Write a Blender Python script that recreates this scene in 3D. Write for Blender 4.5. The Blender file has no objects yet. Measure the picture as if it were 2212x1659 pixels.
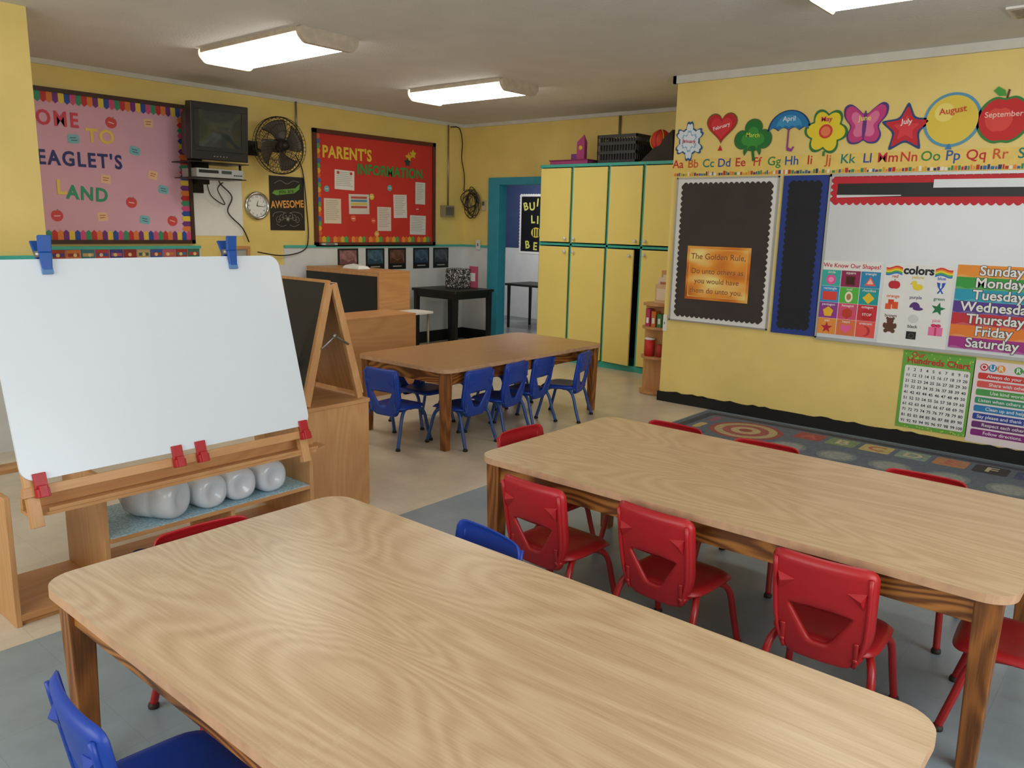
import bpy, math, random
from mathutils import Matrix, Vector
random.seed(7)
scn=bpy.context.scene
COL=scn.collection
try: scn.view_settings.view_transform='Standard'
except Exception: pass
def lin(c):
    return tuple(((x/255)/12.92 if x/255<=.04045 else ((x/255+.055)/1.055)**2.4) for x in c)
MC={}
def mat(name,rgb,rough=.6,var=.06,vs=8,bump=0.0,bs=40,metal=0,spec=.5,emit=0,trans=0,coat=0):
    if name in MC: return MC[name]
    m=bpy.data.materials.new(name);m.use_nodes=True;nt=m.node_tree;N=nt.nodes;L=nt.links
    b=N['Principled BSDF'];c=lin(rgb)
    b.inputs['Roughness'].default_value=rough;b.inputs['Metallic'].default_value=metal
    b.inputs['Specular IOR Level'].default_value=spec
    b.inputs['Coat Weight'].default_value=coat
    tc=N.new('ShaderNodeTexCoord');no=N.new('ShaderNodeTexNoise');no.inputs['Scale'].default_value=vs;no.inputs['Detail'].default_value=4
    L.new(tc.outputs['Object'],no.inputs['Vector'])
    r=N.new('ShaderNodeValToRGB');r.color_ramp.elements[0].position=.3;r.color_ramp.elements[1].position=.7
    r.color_ramp.elements[0].color=(*[x*(1-var) for x in c],1);r.color_ramp.elements[1].color=(*[min(1,x*(1+var)) for x in c],1)
    L.new(no.outputs['Fac'],r.inputs['Fac']);L.new(r.outputs['Color'],b.inputs['Base Color'])
    if emit:
        b.inputs['Emission Strength'].default_value=emit;L.new(r.outputs['Color'],b.inputs['Emission Color'])
    if trans: b.inputs['Transmission Weight'].default_value=trans
    if bump:
        n2=N.new('ShaderNodeTexNoise');n2.inputs['Scale'].default_value=bs;n2.inputs['Detail'].default_value=5
        L.new(tc.outputs['Object'],n2.inputs['Vector'])
        bp=N.new('ShaderNodeBump');bp.inputs['Strength'].default_value=bump;bp.inputs['Distance'].default_value=.01
        L.new(n2.outputs['Fac'],bp.inputs['Height']);L.new(bp.outputs['Normal'],b.inputs['Normal'])
    MC[name]=m;return m
def wood(name,c1,c2,axis='Y',rough=.4,lines=.5,fs=1.0,coat=0,freq=110,fine=160,worn=0,dist=.2):
    if name in MC: return MC[name]
    m=bpy.data.materials.new(name);m.use_nodes=True;nt=m.node_tree;N=nt.nodes;L=nt.links
    b=N['Principled BSDF'];b.inputs['Roughness'].default_value=rough;b.inputs['Coat Weight'].default_value=coat
    tc=N.new('ShaderNodeTexCoord')
    def mp(lo,hi):
        q=N.new('ShaderNodeMapping');s=[hi,hi,hi];s['XYZ'.index(axis)]=lo
        q.inputs['Scale'].default_value=s;L.new(tc.outputs['Object'],q.inputs['Vector']);return q
    def noise(v,sc,det,dist=0):
        n=N.new('ShaderNodeTexNoise');n.inputs['Scale'].default_value=sc;n.inputs['Detail'].default_value=det;n.inputs['Distortion'].default_value=dist
        L.new(v.outputs['Vector'],n.inputs['Vector']);return n
    a=noise(mp(.7*fs,3.0*fs),1,1.5,dist)
    mu=N.new('ShaderNodeMath');mu.operation='MULTIPLY';mu.inputs[1].default_value=freq;L.new(a.outputs['Fac'],mu.inputs[0])
    si=N.new('ShaderNodeMath');si.operation='SINE';L.new(mu.outputs[0],si.inputs[0])
    mr=N.new('ShaderNodeMapRange');mr.inputs['From Min'].default_value=-1;mr.inputs['To Max'].default_value=1;L.new(si.outputs[0],mr.inputs['Value'])
    fi=noise(mp(6*fs,fine*fs),1,4)
    mx=N.new('ShaderNodeMix');mx.data_type='FLOAT';mx.inputs[0].default_value=lines
    L.new(fi.outputs['Fac'],mx.inputs[2]);L.new(mr.outputs['Result'],mx.inputs[3])
    r=N.new('ShaderNodeValToRGB');r.color_ramp.elements[0].position=.25;r.color_ramp.elements[1].position=.75
    r.color_ramp.elements[0].color=(*lin(c1),1);r.color_ramp.elements[1].color=(*lin(c2),1)
    L.new(mx.outputs[0],r.inputs['Fac']);out=r.outputs['Color']
    if worn:
        wn=N.new('ShaderNodeTexNoise');wn.inputs['Scale'].default_value=2.2;wn.inputs['Detail'].default_value=9;wn.inputs['Roughness'].default_value=.8
        L.new(tc.outputs['Object'],wn.inputs['Vector'])
        wr=N.new('ShaderNodeMapRange');wr.inputs['From Min'].default_value=.58;wr.inputs['From Max'].default_value=.70;wr.inputs['To Max'].default_value=worn;L.new(wn.outputs['Fac'],wr.inputs['Value'])
        m3=N.new('ShaderNodeMix');m3.data_type='RGBA';L.new(wr.outputs['Result'],m3.inputs[0]);L.new(out,m3.inputs[6]);m3.inputs[7].default_value=(*lin((224,206,172)),1);out=m3.outputs[2]
    L.new(out,b.inputs['Base Color'])
    MC[name]=m;return m
# ---------------- geometry accumulator
def rounded(poly,r,n=5):
    out=[];k=len(poly)
    for i in range(k):
        p=Vector(poly[i]);a=Vector(poly[i-1]);b=Vector(poly[(i+1)%k])
        da=(a-p);db=(b-p);ra=min(r,da.length*.49);rb=min(r,db.length*.49)
        s=p+da.normalized()*ra;e=p+db.normalized()*rb
        for j in range(n+1):
            t=j/n;q=s*(1-t)**2+p*2*t*(1-t)+e*t*t;out.append((q.x,q.y))
    return out
def rrect(x0,x1,y0,y1,r,n=6):
    out=[]
    for cx,cy,a0 in ((x1-r,y0+r,-90),(x1-r,y1-r,0),(x0+r,y1-r,90),(x0+r,y0+r,180)):
        for j in range(n+1):
            a=math.radians(a0+90*j/n);out.append((cx+r*math.cos(a),cy+r*math.sin(a)))
    return out
def rect(x0,x1,y0,y1): return [(x0,y0),(x1,y0),(x1,y1),(x0,y1)]
def circ(cx,cy,r,n=28,ry=None): return [(cx+r*math.cos(2*math.pi*i/n),cy+(ry or r)*math.sin(2*math.pi*i/n)) for i in range(n)]
def scallop(x0,x1,y0,y1,amp,step):
    out=[]
    def edge(ax,ay,bx,by,nx,ny):
        l=math.hypot(bx-ax,by-ay);k=max(1,round(l/step));M=k*6
        for i in range(M):
            t=i/M;o=amp*abs(math.sin(math.pi*t*k));out.append((ax+(bx-ax)*t+nx*o,ay+(by-ay)*t+ny*o))
    edge(x0,y0,x1,y0,0,-1);edge(x1,y0,x1,y1,1,0);edge(x1,y1,x0,y1,0,1);edge(x0,y1,x0,y0,-1,0)
    return out
def catmull(P,k=6,closed=False):
    P=[Vector(p) for p in P];out=[];n=len(P)
    rng=range(n) if closed else range(n-1)
    for i in rng:
        if closed: a,b,c,d=P[i-1],P[i],P[(i+1)%n],P[(i+2)%n]
        else: a=P[max(i-1,0)];b=P[i];c=P[i+1];d=P[min(i+2,n-1)]
        for j in range(k):
            t=j/k;out.append(.5*((2*b)+(c-a)*t+(2*a-5*b+4*c-d)*t*t+(3*b-a-3*c+d)*t**3))
    if not closed: out.append(P[-1])
    return out
BF=[(3,2,1,0),(4,5,6,7),(0,1,5,4),(1,2,6,5),(2,3,7,6),(3,0,4,7)]
class G:
    def __init__(s): s.v=[];s.f=[];s.m=[];s.sm=[];s.mats=[]
    def mi(s,m):
        if m not in s.mats: s.mats.append(m)
        return s.mats.index(m)
    def add(s,vs,fs,m,smooth=False,T=None):
        o=len(s.v);k=s.mi(m)
        for p in vs:
            p=Vector(p)
            if T is not None: p=T@p
            s.v.append(p)
        for f in fs: s.f.append([o+i for i in f]);s.m.append(k);s.sm.append(smooth)
        return s
    def box(s,x0,x1,y0,y1,z0,z1,m,T=None):
        v=[(x,y,z) for z in (z0,z1) for x,y in ((x0,y0),(x1,y0),(x1,y1),(x0,y1))]
        return s.add(v,BF,m,False,T)
    def taper(s,cx,cy,z0,z1,a0,a1,m,T=None):
        v=[(cx+sx*a,cy+sy*a,z) for z,a in ((z0,a0),(z1,a1)) for sx,sy in ((-1,-1),(1,-1),(1,1),(-1,1))]
        return s.add(v,BF,m,False,T)
    def prism(s,pts,z0,z1,m,side=None,T=None):
        n=len(pts);v=[(x,y,z0) for x,y in pts]+[(x,y,z1) for x,y in pts]
        s.add(v,[tuple(range(n-1,-1,-1)),tuple(range(n,2*n))],m,False,T)
        s.add(v,[(i,(i+1)%n,n+(i+1)%n,n+i) for i in range(n)],side or m,False,T);return s
    def poly(s,pts,z,m,T=None): return s.add([(x,y,z) for x,y in pts],[tuple(range(len(pts)))],m,False,T)
    def tube(s,P,r,m,n=10,closed=False,k=0,T=None):
        if k: P=catmull(P,k,closed)
        P=[Vector(p) for p in P];N=len(P);vs=[];up=None
        for i,p in enumerate(P):
            if closed: t=P[(i+1)%N]-P[i-1]
            else: t=P[min(i+1,N-1)]-P[max(i-1,0)]
            t.normalize()
            if up is None:
                up=Vector((0,0,1)) if abs(t.z)<.9 else Vector((1,0,0))
            a=(up-t*up.dot(t)).normalized();up=a;b=t.cross(a)
            rr=r[i] if isinstance(r,(list,tuple)) else r
            for j in range(n):
                q=2*math.pi*j/n;vs.append(p+a*math.cos(q)*rr+b*math.sin(q)*rr)
        fs=[(i*n+j,i*n+(j+1)%n,((i+1)%N)*n+(j+1)%n,((i+1)%N)*n+j) for i in range(N if closed else N-1) for j in range(n)]
        if not closed: fs+=[tuple(range(n-1,-1,-1)),tuple((N-1)*n+j for j in range(n))]
        return s.add(vs,fs,m,True,T)
    def cyl(s,a,b,r,m,r2=None,n=20,T=None):
        return s.tube([a,b],[r,r if r2 is None else r2],m,n,T=T)
    def lathe(s,prof,c,m,n=24,T=None,axis='Z'):
        vs=[]
        for r,z in prof:
            for j in range(n):
                q=2*math.pi*j/n;p=(r*math.cos(q),r*math.sin(q),z)
                if axis=='Y': p=(p[0],-p[2],p[1])
                if axis=='X': p=(-p[2],p[0],p[1])
                vs.append((c[0]+p[0],c[1]+p[1],c[2]+p[2]))
        K=len(prof);fs=[(i*n+j,i*n+(j+1)%n,(i+1)*n+(j+1)%n,(i+1)*n+j) for i in range(K-1) for j in range(n)]
        fs+=[tuple(range(n-1,-1,-1)),tuple((K-1)*n+j for j in range(n))]
        return s.add(vs,fs,m,True,T)
    def ball(s,c,r,m,n=20,T=None):
        if not isinstance(r,(tuple,list)): r=(r,r,r)
        vs=[];h=n//2
        for i in range(h+1):
            a=math.pi*(i/h-.5)
            a=max(-1.5607,min(1.5607,a))
            for j in range(n):
                q=2*math.pi*j/n;vs.append((c[0]+r[0]*math.cos(a)*math.cos(q),c[1]+r[1]*math.cos(a)*math.sin(q),c[2]+r[2]*math.sin(a)))
        fs=[(i*n+j,i*n+(j+1)%n,(i+1)*n+(j+1)%n,(i+1)*n+j) for i in range(h) for j in range(n)]
        fs+=[tuple(range(n-1,-1,-1)),tuple(h*n+j for j in range(n))]
        return s.add(vs,fs,m,True,T)
    def text(s,t,cx,cy,size,m,z=0,bold=0,rot=0,depth=0,align='CENTER',sx=1,res=3,space=1):
        cu=bpy.data.curves.new('tmp','FONT');cu.body=t;cu.size=size;cu.align_x=align;cu.align_y='CENTER';cu.offset=bold*size;cu.resolution_u=res;cu.extrude=depth;cu.space_character=space
        ob=bpy.data.objects.new('tmp',cu);me=bpy.data.meshes.new_from_object(ob)
        R=Matrix.Translation((cx,cy,z+depth))@Matrix.Rotation(rot,4,'Z')@Matrix.Diagonal((sx,1,1,1))
        s.add([R@v.co for v in me.vertices],[tuple(p.vertices) for p in me.polygons],m)
        bpy.data.objects.remove(ob);bpy.data.meshes.remove(me);bpy.data.curves.remove(cu);return s
    def obj(s,name,parent=None,bevel=0,world=False,label=None,M=None,solid=0):
        me=bpy.data.meshes.new(name)
        off=Vector((0,0,0))
        if world and parent is not None: off=parent.location
        me.from_pydata([v-off for v in s.v],[],s.f)
        for m in s.mats: me.materials.append(m)
        for p,k,q in zip(me.polygons,s.m,s.sm): p.material_index=k;p.use_smooth=q
        me.update()
        o=bpy.data.objects.new(name,me);COL.objects.link(o)
        if parent is not None: o.parent=parent
        if M is not None: o.matrix_world=M
        if solid:
            q=o.modifiers.new('s','SOLIDIFY');q.thickness=solid;q.offset=0
        if bevel:
            q=o.modifiers.new('b','BEVEL');q.width=bevel;q.segments=2;q.limit_method='ANGLE';q.angle_limit=math.radians(50)
        if label: o['label']=label
        return o
def empty(name,loc=(0,0,0)):
    e=bpy.data.objects.new(name,None);e.empty_display_size=.1;COL.objects.link(e);e.location=loc;return e
def tag(o,label,cat,group=None):
    o['label']=label;o['category']=cat
    if group:o['group']=group
    return o
def struct(o): o['kind']='structure';return o
def center(o):
    me=o.data;xs=[v.co for v in me.vertices]
    c=Vector(((min(v.x for v in xs)+max(v.x for v in xs))/2,(min(v.y for v in xs)+max(v.y for v in xs))/2,min(v.z for v in xs)))
    for v in me.vertices: v.co-=c
    o.location=c;return o
def copy_thing(root):
    n=root.copy();COL.objects.link(n)
    def rec(src,dst):
        for ch in src.children:
            c=ch.copy();COL.objects.link(c);c.parent=dst;rec(ch,c)
    rec(root,n);return n
XR,YL,XB,XC,HC=6.14,7.36,7.66,7.15,2.72
def MR(y,z,off=.004,X=XR): return Matrix(((0,0,-1,X-off),(-1,0,0,y),(0,1,0,z),(0,0,0,1)))
def ML(x,z,off=.004): return Matrix(((1,0,0,x),(0,0,-1,YL-off),(0,1,0,z),(0,0,0,1)))
# ---------------- materials
yel=mat('wall_yellow',(238,212,128),.42,.06,2.5,.3,9)
white=mat('white_paint',(230,230,228),.5,.03)
whp=mat('white_paper',(238,238,236),.7,.02)
ceilm=mat('ceiling_plaster',(222,221,222),.85,.04,3,.5,60)
teal=mat('teal_paint',(70,182,168),.45,.05)
tealb=mat('teal_blue_paint',(54,156,182),.45,.06)
blk=mat('black',(20,20,22),.45,.1)
blkp=mat('black_paper',(62,54,51),.8,.15,5)
wains=mat('wainscot_white',(222,224,226),.5,.04)
closety=mat('closet_yellow',(250,229,134),.38,.02,3,.1,8)
metal=mat('metal_grey',(150,148,142),.35,.05,8,metal=.8)
dmetal=mat('dark_metal',(45,42,40),.4,.1,8,metal=.6)
chrome=mat('chrome',(200,200,200),.2,.02,metal=1)
red=mat('red_plastic',(178,28,34),.40,.08,5,.05,60)
blue=mat('blue_plastic',(24,62,160),.42,.08,5,.05,60)
redm=mat('red_tube',(168,30,32),.3,.06)
bluem=mat('blue_tube',(40,76,140),.3,.08)
rub=mat('dark_rubber',(50,40,32),.6,.1)
birch=wood('birch_ply',(196,142,92),(210,160,108),'Z',.42,.25)
birchx=wood('birch_ply_x',(192,136,86),(206,154,102),'X',.42,.25)
lam=wood('oak_laminate',(190,155,116),(215,185,147),'Y',.28,.24,1.0,.0,170,150,.45,.5)
lamx=wood('oak_laminate_x',(172,124,78),(188,144,94),'X',.32,.18,1.0,.0,170,150,.12,.5)
lamedge=mat('laminate_edge',(196,154,120),.5,.14,20)
oak=wood('dark_oak_leg',(104,60,24),(160,98,46),'Z',.4,.4,1.6)
oaky=wood('dark_oak_apron_y',(104,58,22),(176,114,54),'Y',.4,.6,1.6)
oakx=wood('dark_oak_apron_x',(104,58,22),(166,104,48),'X',.4,.55,1.6)
frame_br=mat('dark_brown_frame',(66,40,28),.5,.15,20)
C_={}
def col(r,g,b,ro=.6):
    k=(r,g,b)
    if k not in C_: C_[k]=mat('paint_%d_%d_%d'%k,k,ro,.02)
    return C_[k]
def floor_mat(name,c,c2,grout,size=.305,rough=.30):
    m=bpy.data.materials.new(name);m.use_nodes=True;nt=m.node_tree;N=nt.nodes;L=nt.links
    b=N['Principled BSDF'];b.inputs['Roughness'].default_value=rough
    tc=N.new('ShaderNodeTexCoord');br=N.new('ShaderNodeTexBrick');br.offset=0;br.inputs['Scale'].default_value=1
    br.inputs['Brick Width'].default_value=size;br.inputs['Row Height'].default_value=size;br.inputs['Mortar Size'].default_value=.0012;br.inputs['Mortar Smooth'].default_value=.3
    br.inputs['Color1'].default_value=(*lin(c),1);br.inputs['Color2'].default_value=(*lin(c2),1);br.inputs['Mortar'].default_value=(*lin(grout),1)
    L.new(tc.outputs['Object'],br.inputs['Vector'])
    no=N.new('ShaderNodeTexNoise');no.inputs['Scale'].default_value=3.5;no.inputs['Detail'].default_value=10;no.inputs['Roughness'].default_value=.65;L.new(tc.outputs['Object'],no.inputs['Vector'])
    mr=N.new('ShaderNodeMapRange');mr.inputs['From Min'].default_value=.25;mr.inputs['From Max'].default_value=.75;mr.inputs['To Min'].default_value=.80;mr.inputs['To Max'].default_value=1.12;L.new(no.outputs['Fac'],mr.inputs['Value'])
    mx=N.new('ShaderNodeMix');mx.data_type='RGBA';mx.blend_type='MULTIPLY';mx.inputs[0].default_value=1
    L.new(br.outputs['Color'],mx.inputs[6]);L.new(mr.outputs['Result'],mx.inputs[7]);L.new(mx.outputs[2],b.inputs['Base Color'])
    return m
fbeige=floor_mat('beige_tile',(218,203,180),(221,207,185),(202,187,164))
fblue=floor_mat('blue_grey_tile',(144,157,164),(147,160,167),(134,145,151))
fhall=floor_mat('hall_tile',(130,132,134),(80,84,90),(60,60,60))
# ---------------- shell
g=G()
g.box(-1.6,7.76,2.98,9.2,-.1,0,fbeige);g.box(-1.6,7.76,-2.2,2.98,-.1,0,fblue);g.box(7.76,10.2,2.98,9.2,-.1,0,fhall)
struct(g.obj('floor'))
g=G();g.box(-1.6,10.2,-2.2,9.2,HC,HC+.1,ceilm);struct(g.obj('ceiling'))
g=G();g.box(-1.7,7.76,YL,YL+.12,0,HC,yel);struct(g.obj('wall_left'))
g=G();g.box(XR,7.76,-2.2,3.47,0,HC,yel);struct(g.obj('wall_right'))
g=G();g.box(XB,XB+.1,6.76,YL,0,HC,yel);g.box(XB,XB+.1,3.47,5.92,0,HC,yel);g.box(XB,XB+.1,5.92,6.76,1.98,HC,yel);struct(g.obj('wall_back'))
g=G();g.box(-1.7,-1.6,-2.2,YL,0,HC,yel);struct(g.obj('wall_near'))
g=G();g.box(-1.7,7.76,-2.3,-2.2,0,HC,yel);struct(g.obj('wall_front'))
g=G();g.box(-1.6,2.02,5.62,YL,0,HC,yel);struct(g.obj('wall_pier'))
hallw=mat('hall_blue',(60,76,118),.6,.1);
g=G();g.box(10.1,10.2,3.4,9.2,1.12,HC,hallw);g.box(10.1,10.2,3.4,9.2,0,1.12,wains);g.box(7.76,10.2,9.1,9.2,0,HC,hallw);g.box(7.76,10.2,3.4,3.5,0,HC,wains);g.box(7.76,7.8,YL,9.2,0,HC,wains);struct(g.obj('wall_hall'))
trimw=mat('trim_offwhite',(216,212,204),.5,.06)
g=G();g.box(XR-.03,XR,-2.2,3.5,HC-.06,HC,trimw);g.box(XR-.03,XB,3.47,3.5,HC-.06,HC,trimw);struct(g.obj('trim_1'))
g=G();g.box(2.02,XB,YL-.02,YL,HC-.04,HC,trimw);g.box(XB-.02,XB,3.5,YL-.02,HC-.04,HC,trimw);struct(g.obj('trim_2'))
g=G();g.box(2.02,4.0,YL-.012,YL,0,1.20,wains);g.box(4.0,4.94,YL-.012,YL,0,1.02,wains);g.box(4.94,XB,YL-.012,YL,0,1.20,wains);struct(g.obj('wall_wainscot'))
g=G();g.box(2.02,4.0,YL-.03,YL,1.20,1.225,teal);g.box(4.94,XB,YL-.03,YL,1.20,1.225,teal);g.box(XB-.03,XB,6.9,YL-.03,1.20,1.225,teal);g.box(-1.6,2.04,5.60,5.62,1.20,1.235,teal);g.box(2.02,2.04,5.62,YL,1.20,1.235,teal);struct(g.obj('trim_3'))
g=G();g.box(XB-.012,XB,6.9,YL-.012,0,1.2,wains);g.box(-1.6,2.02,5.61,5.62,0,1.2,wains);struct(g.obj('wall_wainscot'))
g=G();g.box(2.02,XB-.015,YL-.03,YL-.012,0,.14,blk);g.box(XB-.03,XB-.012,6.9,YL,0,.14,blk);struct(g.obj('baseboard_left'))
g=G();g.box(XR-.015,XR,-2.2,3.485,0,.085,blk);g.box(XR,XC,3.47,3.485,0,.085,blk);struct(g.obj('baseboard_right'))
pts=[(-2.2,.08)]+[(-2.2+i*.05,.088+random.choice([0,.002,.004,.012,.003])) for i in range(112)]+[(3.46,.08)]
g=G();g.add([(XR-.002,y,z) for y,z in pts],[tuple(range(len(pts)))],blk);struct(g.obj('trim_4'))
g=G();g.box(XB-.03,XB+.12,6.72,6.90,0,2.06,tealb);g.box(XB-.03,XB+.12,5.86,5.96,0,2.06,tealb);g.box(XB-.03,XB+.12,5.96,6.72,1.97,2.06,tealb);struct(g.obj('door_1',bevel=.006))
# ---------------- camera
cam=bpy.data.cameras.new('camera');co=bpy.data.objects.new('camera',cam);COL.objects.link(co)
f=Vector((.74952,.63219,-.19632)).normalized();r=Vector((.64813,-.76117,.02333));r=(r-f*r.dot(f)).normalized();u=r.cross(f)
co.matrix_world=Matrix(((r.x,u.x,-f.x,0),(r.y,u.y,-f.y,0),(r.z,u.z,-f.z,1.5),(0,0,0,1)))
cam.sensor_width=36;cam.lens=1725.4/2212*36;cam.clip_start=.02;scn.camera=co
# ---------------- tables
def table(x0,x1,y0,y1,h,top,label,name='classroom_table',apr=.085):
    cx,cy=(x0+x1)/2,(y0+y1)/2
    e=empty(name,(cx,cy,0));a,b=(x1-x0)/2,(y1-y0)/2
    g=G();g.prism(rrect(-a,a,-b,b,.085,8),h-.026,h,top,lamedge);g.obj('tabletop',e,bevel=.003)
    i=.045;t=.022
    for sx in(-1,1):
        g=G();X=sx*(a-i-t/2);g.box(X-t/2,X+t/2,-b+i+.03,b-i-.03,h-.026-apr,h-.0265,oaky);g.obj('apron',e,bevel=.002)
    for sy in(-1,1):
        g=G();Y=sy*(b-i-t/2);g.box(-a+i+.03,a-i-.03,Y-t/2,Y+t/2,h-.026-apr,h-.0265,oakx);g.obj('apron',e,bevel=.002)
    for sx in(-1,1):
        for sy in(-1,1):
            g=G();g.taper(sx*(a-.065),sy*(b-.065),0,h-.0265,.024,.034,oak);g.obj('leg',e,bevel=.004)
    tag(e,label,'table');return e
TH=.56
table(.69,1.655,.25,2.185,TH,lam,'low rectangular table with worn light oak laminate top')
table(2.345,3.33,.235,2.165,TH,lam,'low oak laminate table lined with red chairs')
table(3.60,5.43,3.60,4.52,TH,lamx,'low brown-topped wooden table surrounded by blue chairs')
# ---------------- chairs
def ray(cx,cy,a,poly):
    dx,dy=math.cos(a),math.sin(a);best=0
    for i in range(len(poly)):
        x1,y1=poly[i-1];x2,y2=poly[i];ex,ey=x2-x1,y2-y1;den=dx*ey-dy*ex
        if abs(den)<1e-12: continue
        t=((x1-cx)*ey-(y1-cy)*ex)/den;w=((x1-cx)*dy-(y1-cy)*dx)/den
        if t>0 and -1e-9<=w<=1+1e-9: best=max(best,t)
    return best
def chair(pl,tb,cap):
    e=empty('preschool_chair')
    g=G();vs=[];NR,NA=9,48
    for i in range(NR+1):
        s=i/NR
        for j in range(NA):
            a=2*math.pi*j/NA;c,sn=math.cos(a),math.sin(a)
            rr=1/((abs(c)**4.5+abs(sn)**4.5)**(1/4.5))
            x=.160*rr*c*s;y=.158*rr*sn*s+.026
            z=.290-.012*math.cos(min(1,s)*math.pi/2)+(-.018*((s-.8)/.2)**2 if s>.8 else 0)-(.012*max(0,(y-.08)/.09)**2)
            vs.append((x,y,z))
    fs=[(i*NA+j,i*NA+(j+1)%NA,(i+1)*NA+(j+1)%NA,(i+1)*NA+j) for i in range(NR) for j in range(NA)]
    g.add(vs,fs,pl,True);g.obj('seat',e,solid=.006)
    HB=.35
    outer=rounded([(-.105,0),(.105,0),(.148,.12),(.153,HB),(-.153,HB),(-.148,.12)],.036,6)
    hole=rounded([(-.026,.070),(.026,.070),(.096,.182),(-.096,.182)],.016,5)
    cx,cy=0,.135;NA=112;NR=14;g=G();vs=[]
    def P(x,h,d=0):
        y=-.130-.060*(h/HB)+.018*(x/.15)**2-d
        return (x,y,.217+h*.985)
    for i in range(NR+1):
        s=i/NR
        for j in range(NA):
            a=2*math.pi*j/NA;r0=ray(cx,cy,a,hole);r1=ray(cx,cy,a,outer);rr=r0+(r1-r0)*s
            x=cx+rr*math.cos(a);h=cy+rr*math.sin(a)
            d=-.020*max(0,(s-.88)/.12)**1.5+(-.012*(1-s/.10) if s<.10 else 0)
            vs.append(P(x,h,d))
    fs=[(i*NA+j,(i+1)*NA+j,(i+1)*NA+(j+1)%NA,i*NA+(j+1)%NA) for i in range(NR) for j in range(NA)]
    g.add(vs,fs,pl,True)
    for sx in(-1,1):
        A=P(sx*.074,.268,.002);B=P(sx*.128,.278,.002);C=P(sx*.121,.222,.002);D=P(sx*.115,.256,.020)
        g.add([A,B,C,D],[(0,1,3),(1,2,3),(2,0,3)],pl)
        g.tube([P(sx*.104,.02,.002),P(sx*.131,.12,.004),P(sx*.136,.325,.003)],.005,pl,8,k=4)
        q=P(sx*.108,.045,0);g.cyl((q[0],q[1]-.010,q[2]),(q[0],q[1]-.003,q[2]),.006,tb,n=10)
    g.obj('backrest',e,solid=.0045)
    g=G()
    g.tube([(-.12,.09,.263),(.12,.09,.263)],.010,tb);g.tube([(-.12,-.09,.260),(.12,-.09,.260)],.010,tb)
    for sx in(-1,1): g.tube([(sx*.115,.10,.263),(sx*.115,-.10,.260),(sx*.110,-.124,.260),(sx*.108,-.134,.29),(sx*.108,-.138,.32)],.009,tb,k=4)
    g.obj('seat_frame',e)
    for sx in(-1,1):
        for sy in(1,-1):
            g=G()
            if sy>0: pth=[(sx*.110,.02,.260),(sx*.135,.078,.261),(sx*.154,.125,.225),(sx*.163,.155,.12),(sx*.172,.184,.012)]
            else: pth=[(sx*.110,-.02,.260),(sx*.135,-.072,.260),(sx*.154,-.118,.218),(sx*.163,-.150,.11),(sx*.173,-.182,.012)]
            g.tube(pth,.0122,tb,10,k=5);l=g.obj('leg',e)
            q=pth[-1];g=G();g.lathe([(.013,-.012),(.0165,-.010),(.017,-.002),(.0135,.006)],q,cap,14);g.obj('foot_cap',l,label='dark foot cap')
    return e
cr=chair(red,redm,rub);cb=chair(blue,bluem,dmetal)
def place(proto,first,x,y,deg,label,group,s=1):
    c=proto if first else copy_thing(proto)
    c.location=(x,y,0);c.rotation_euler=(0,0,math.radians(deg));c.scale=(s,s,s);tag(c,label,'chair',group)
rl='red plastic child chair with red tube legs'
bl='blue plastic child chair with blue tube legs'
RC=[(2.39,1.765,-92,rl+' at table'),(2.445,1.275,-93,rl+' at table'),(2.435,.715,-87,rl+' at table'),(3.25,1.83,88,rl+' tucked under table'),(3.24,1.35,94,rl+' tucked under table'),(3.24,.70,91,rl+' tucked under table'),(2.80,2.15,178,rl+' at table end'),(2.74,.235,4,rl+' at table end'),(1.165,2.08,176,rl+' beside the shelf')]
for i,(x,y,d,l) in enumerate(RC): place(cr,i==0,x,y,d,l,'red chairs around the light tables')
BC=[(1.60,1.585,81,bl+' between two tables',1),(.70,1.555,-95,bl+' at table edge',1),(3.58,4.06,-82,bl+' at brown table end',.96),(3.90,3.735,3,bl,.96),(4.29,3.745,8,bl,.96),(4.65,3.78,8,bl,.96),(5.03,3.69,18,bl,.96),(4.1,4.35,180,bl+' tucked under table',.96),(4.62,4.37,180,bl+' tucked under table',.96),(5.06,4.36,180,bl+' tucked under table',.96)]
for i,(x,y,d,l,s) in enumerate(BC): place(cb,i==0,x,y,d,l,'blue chairs around the tables',s)
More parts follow.
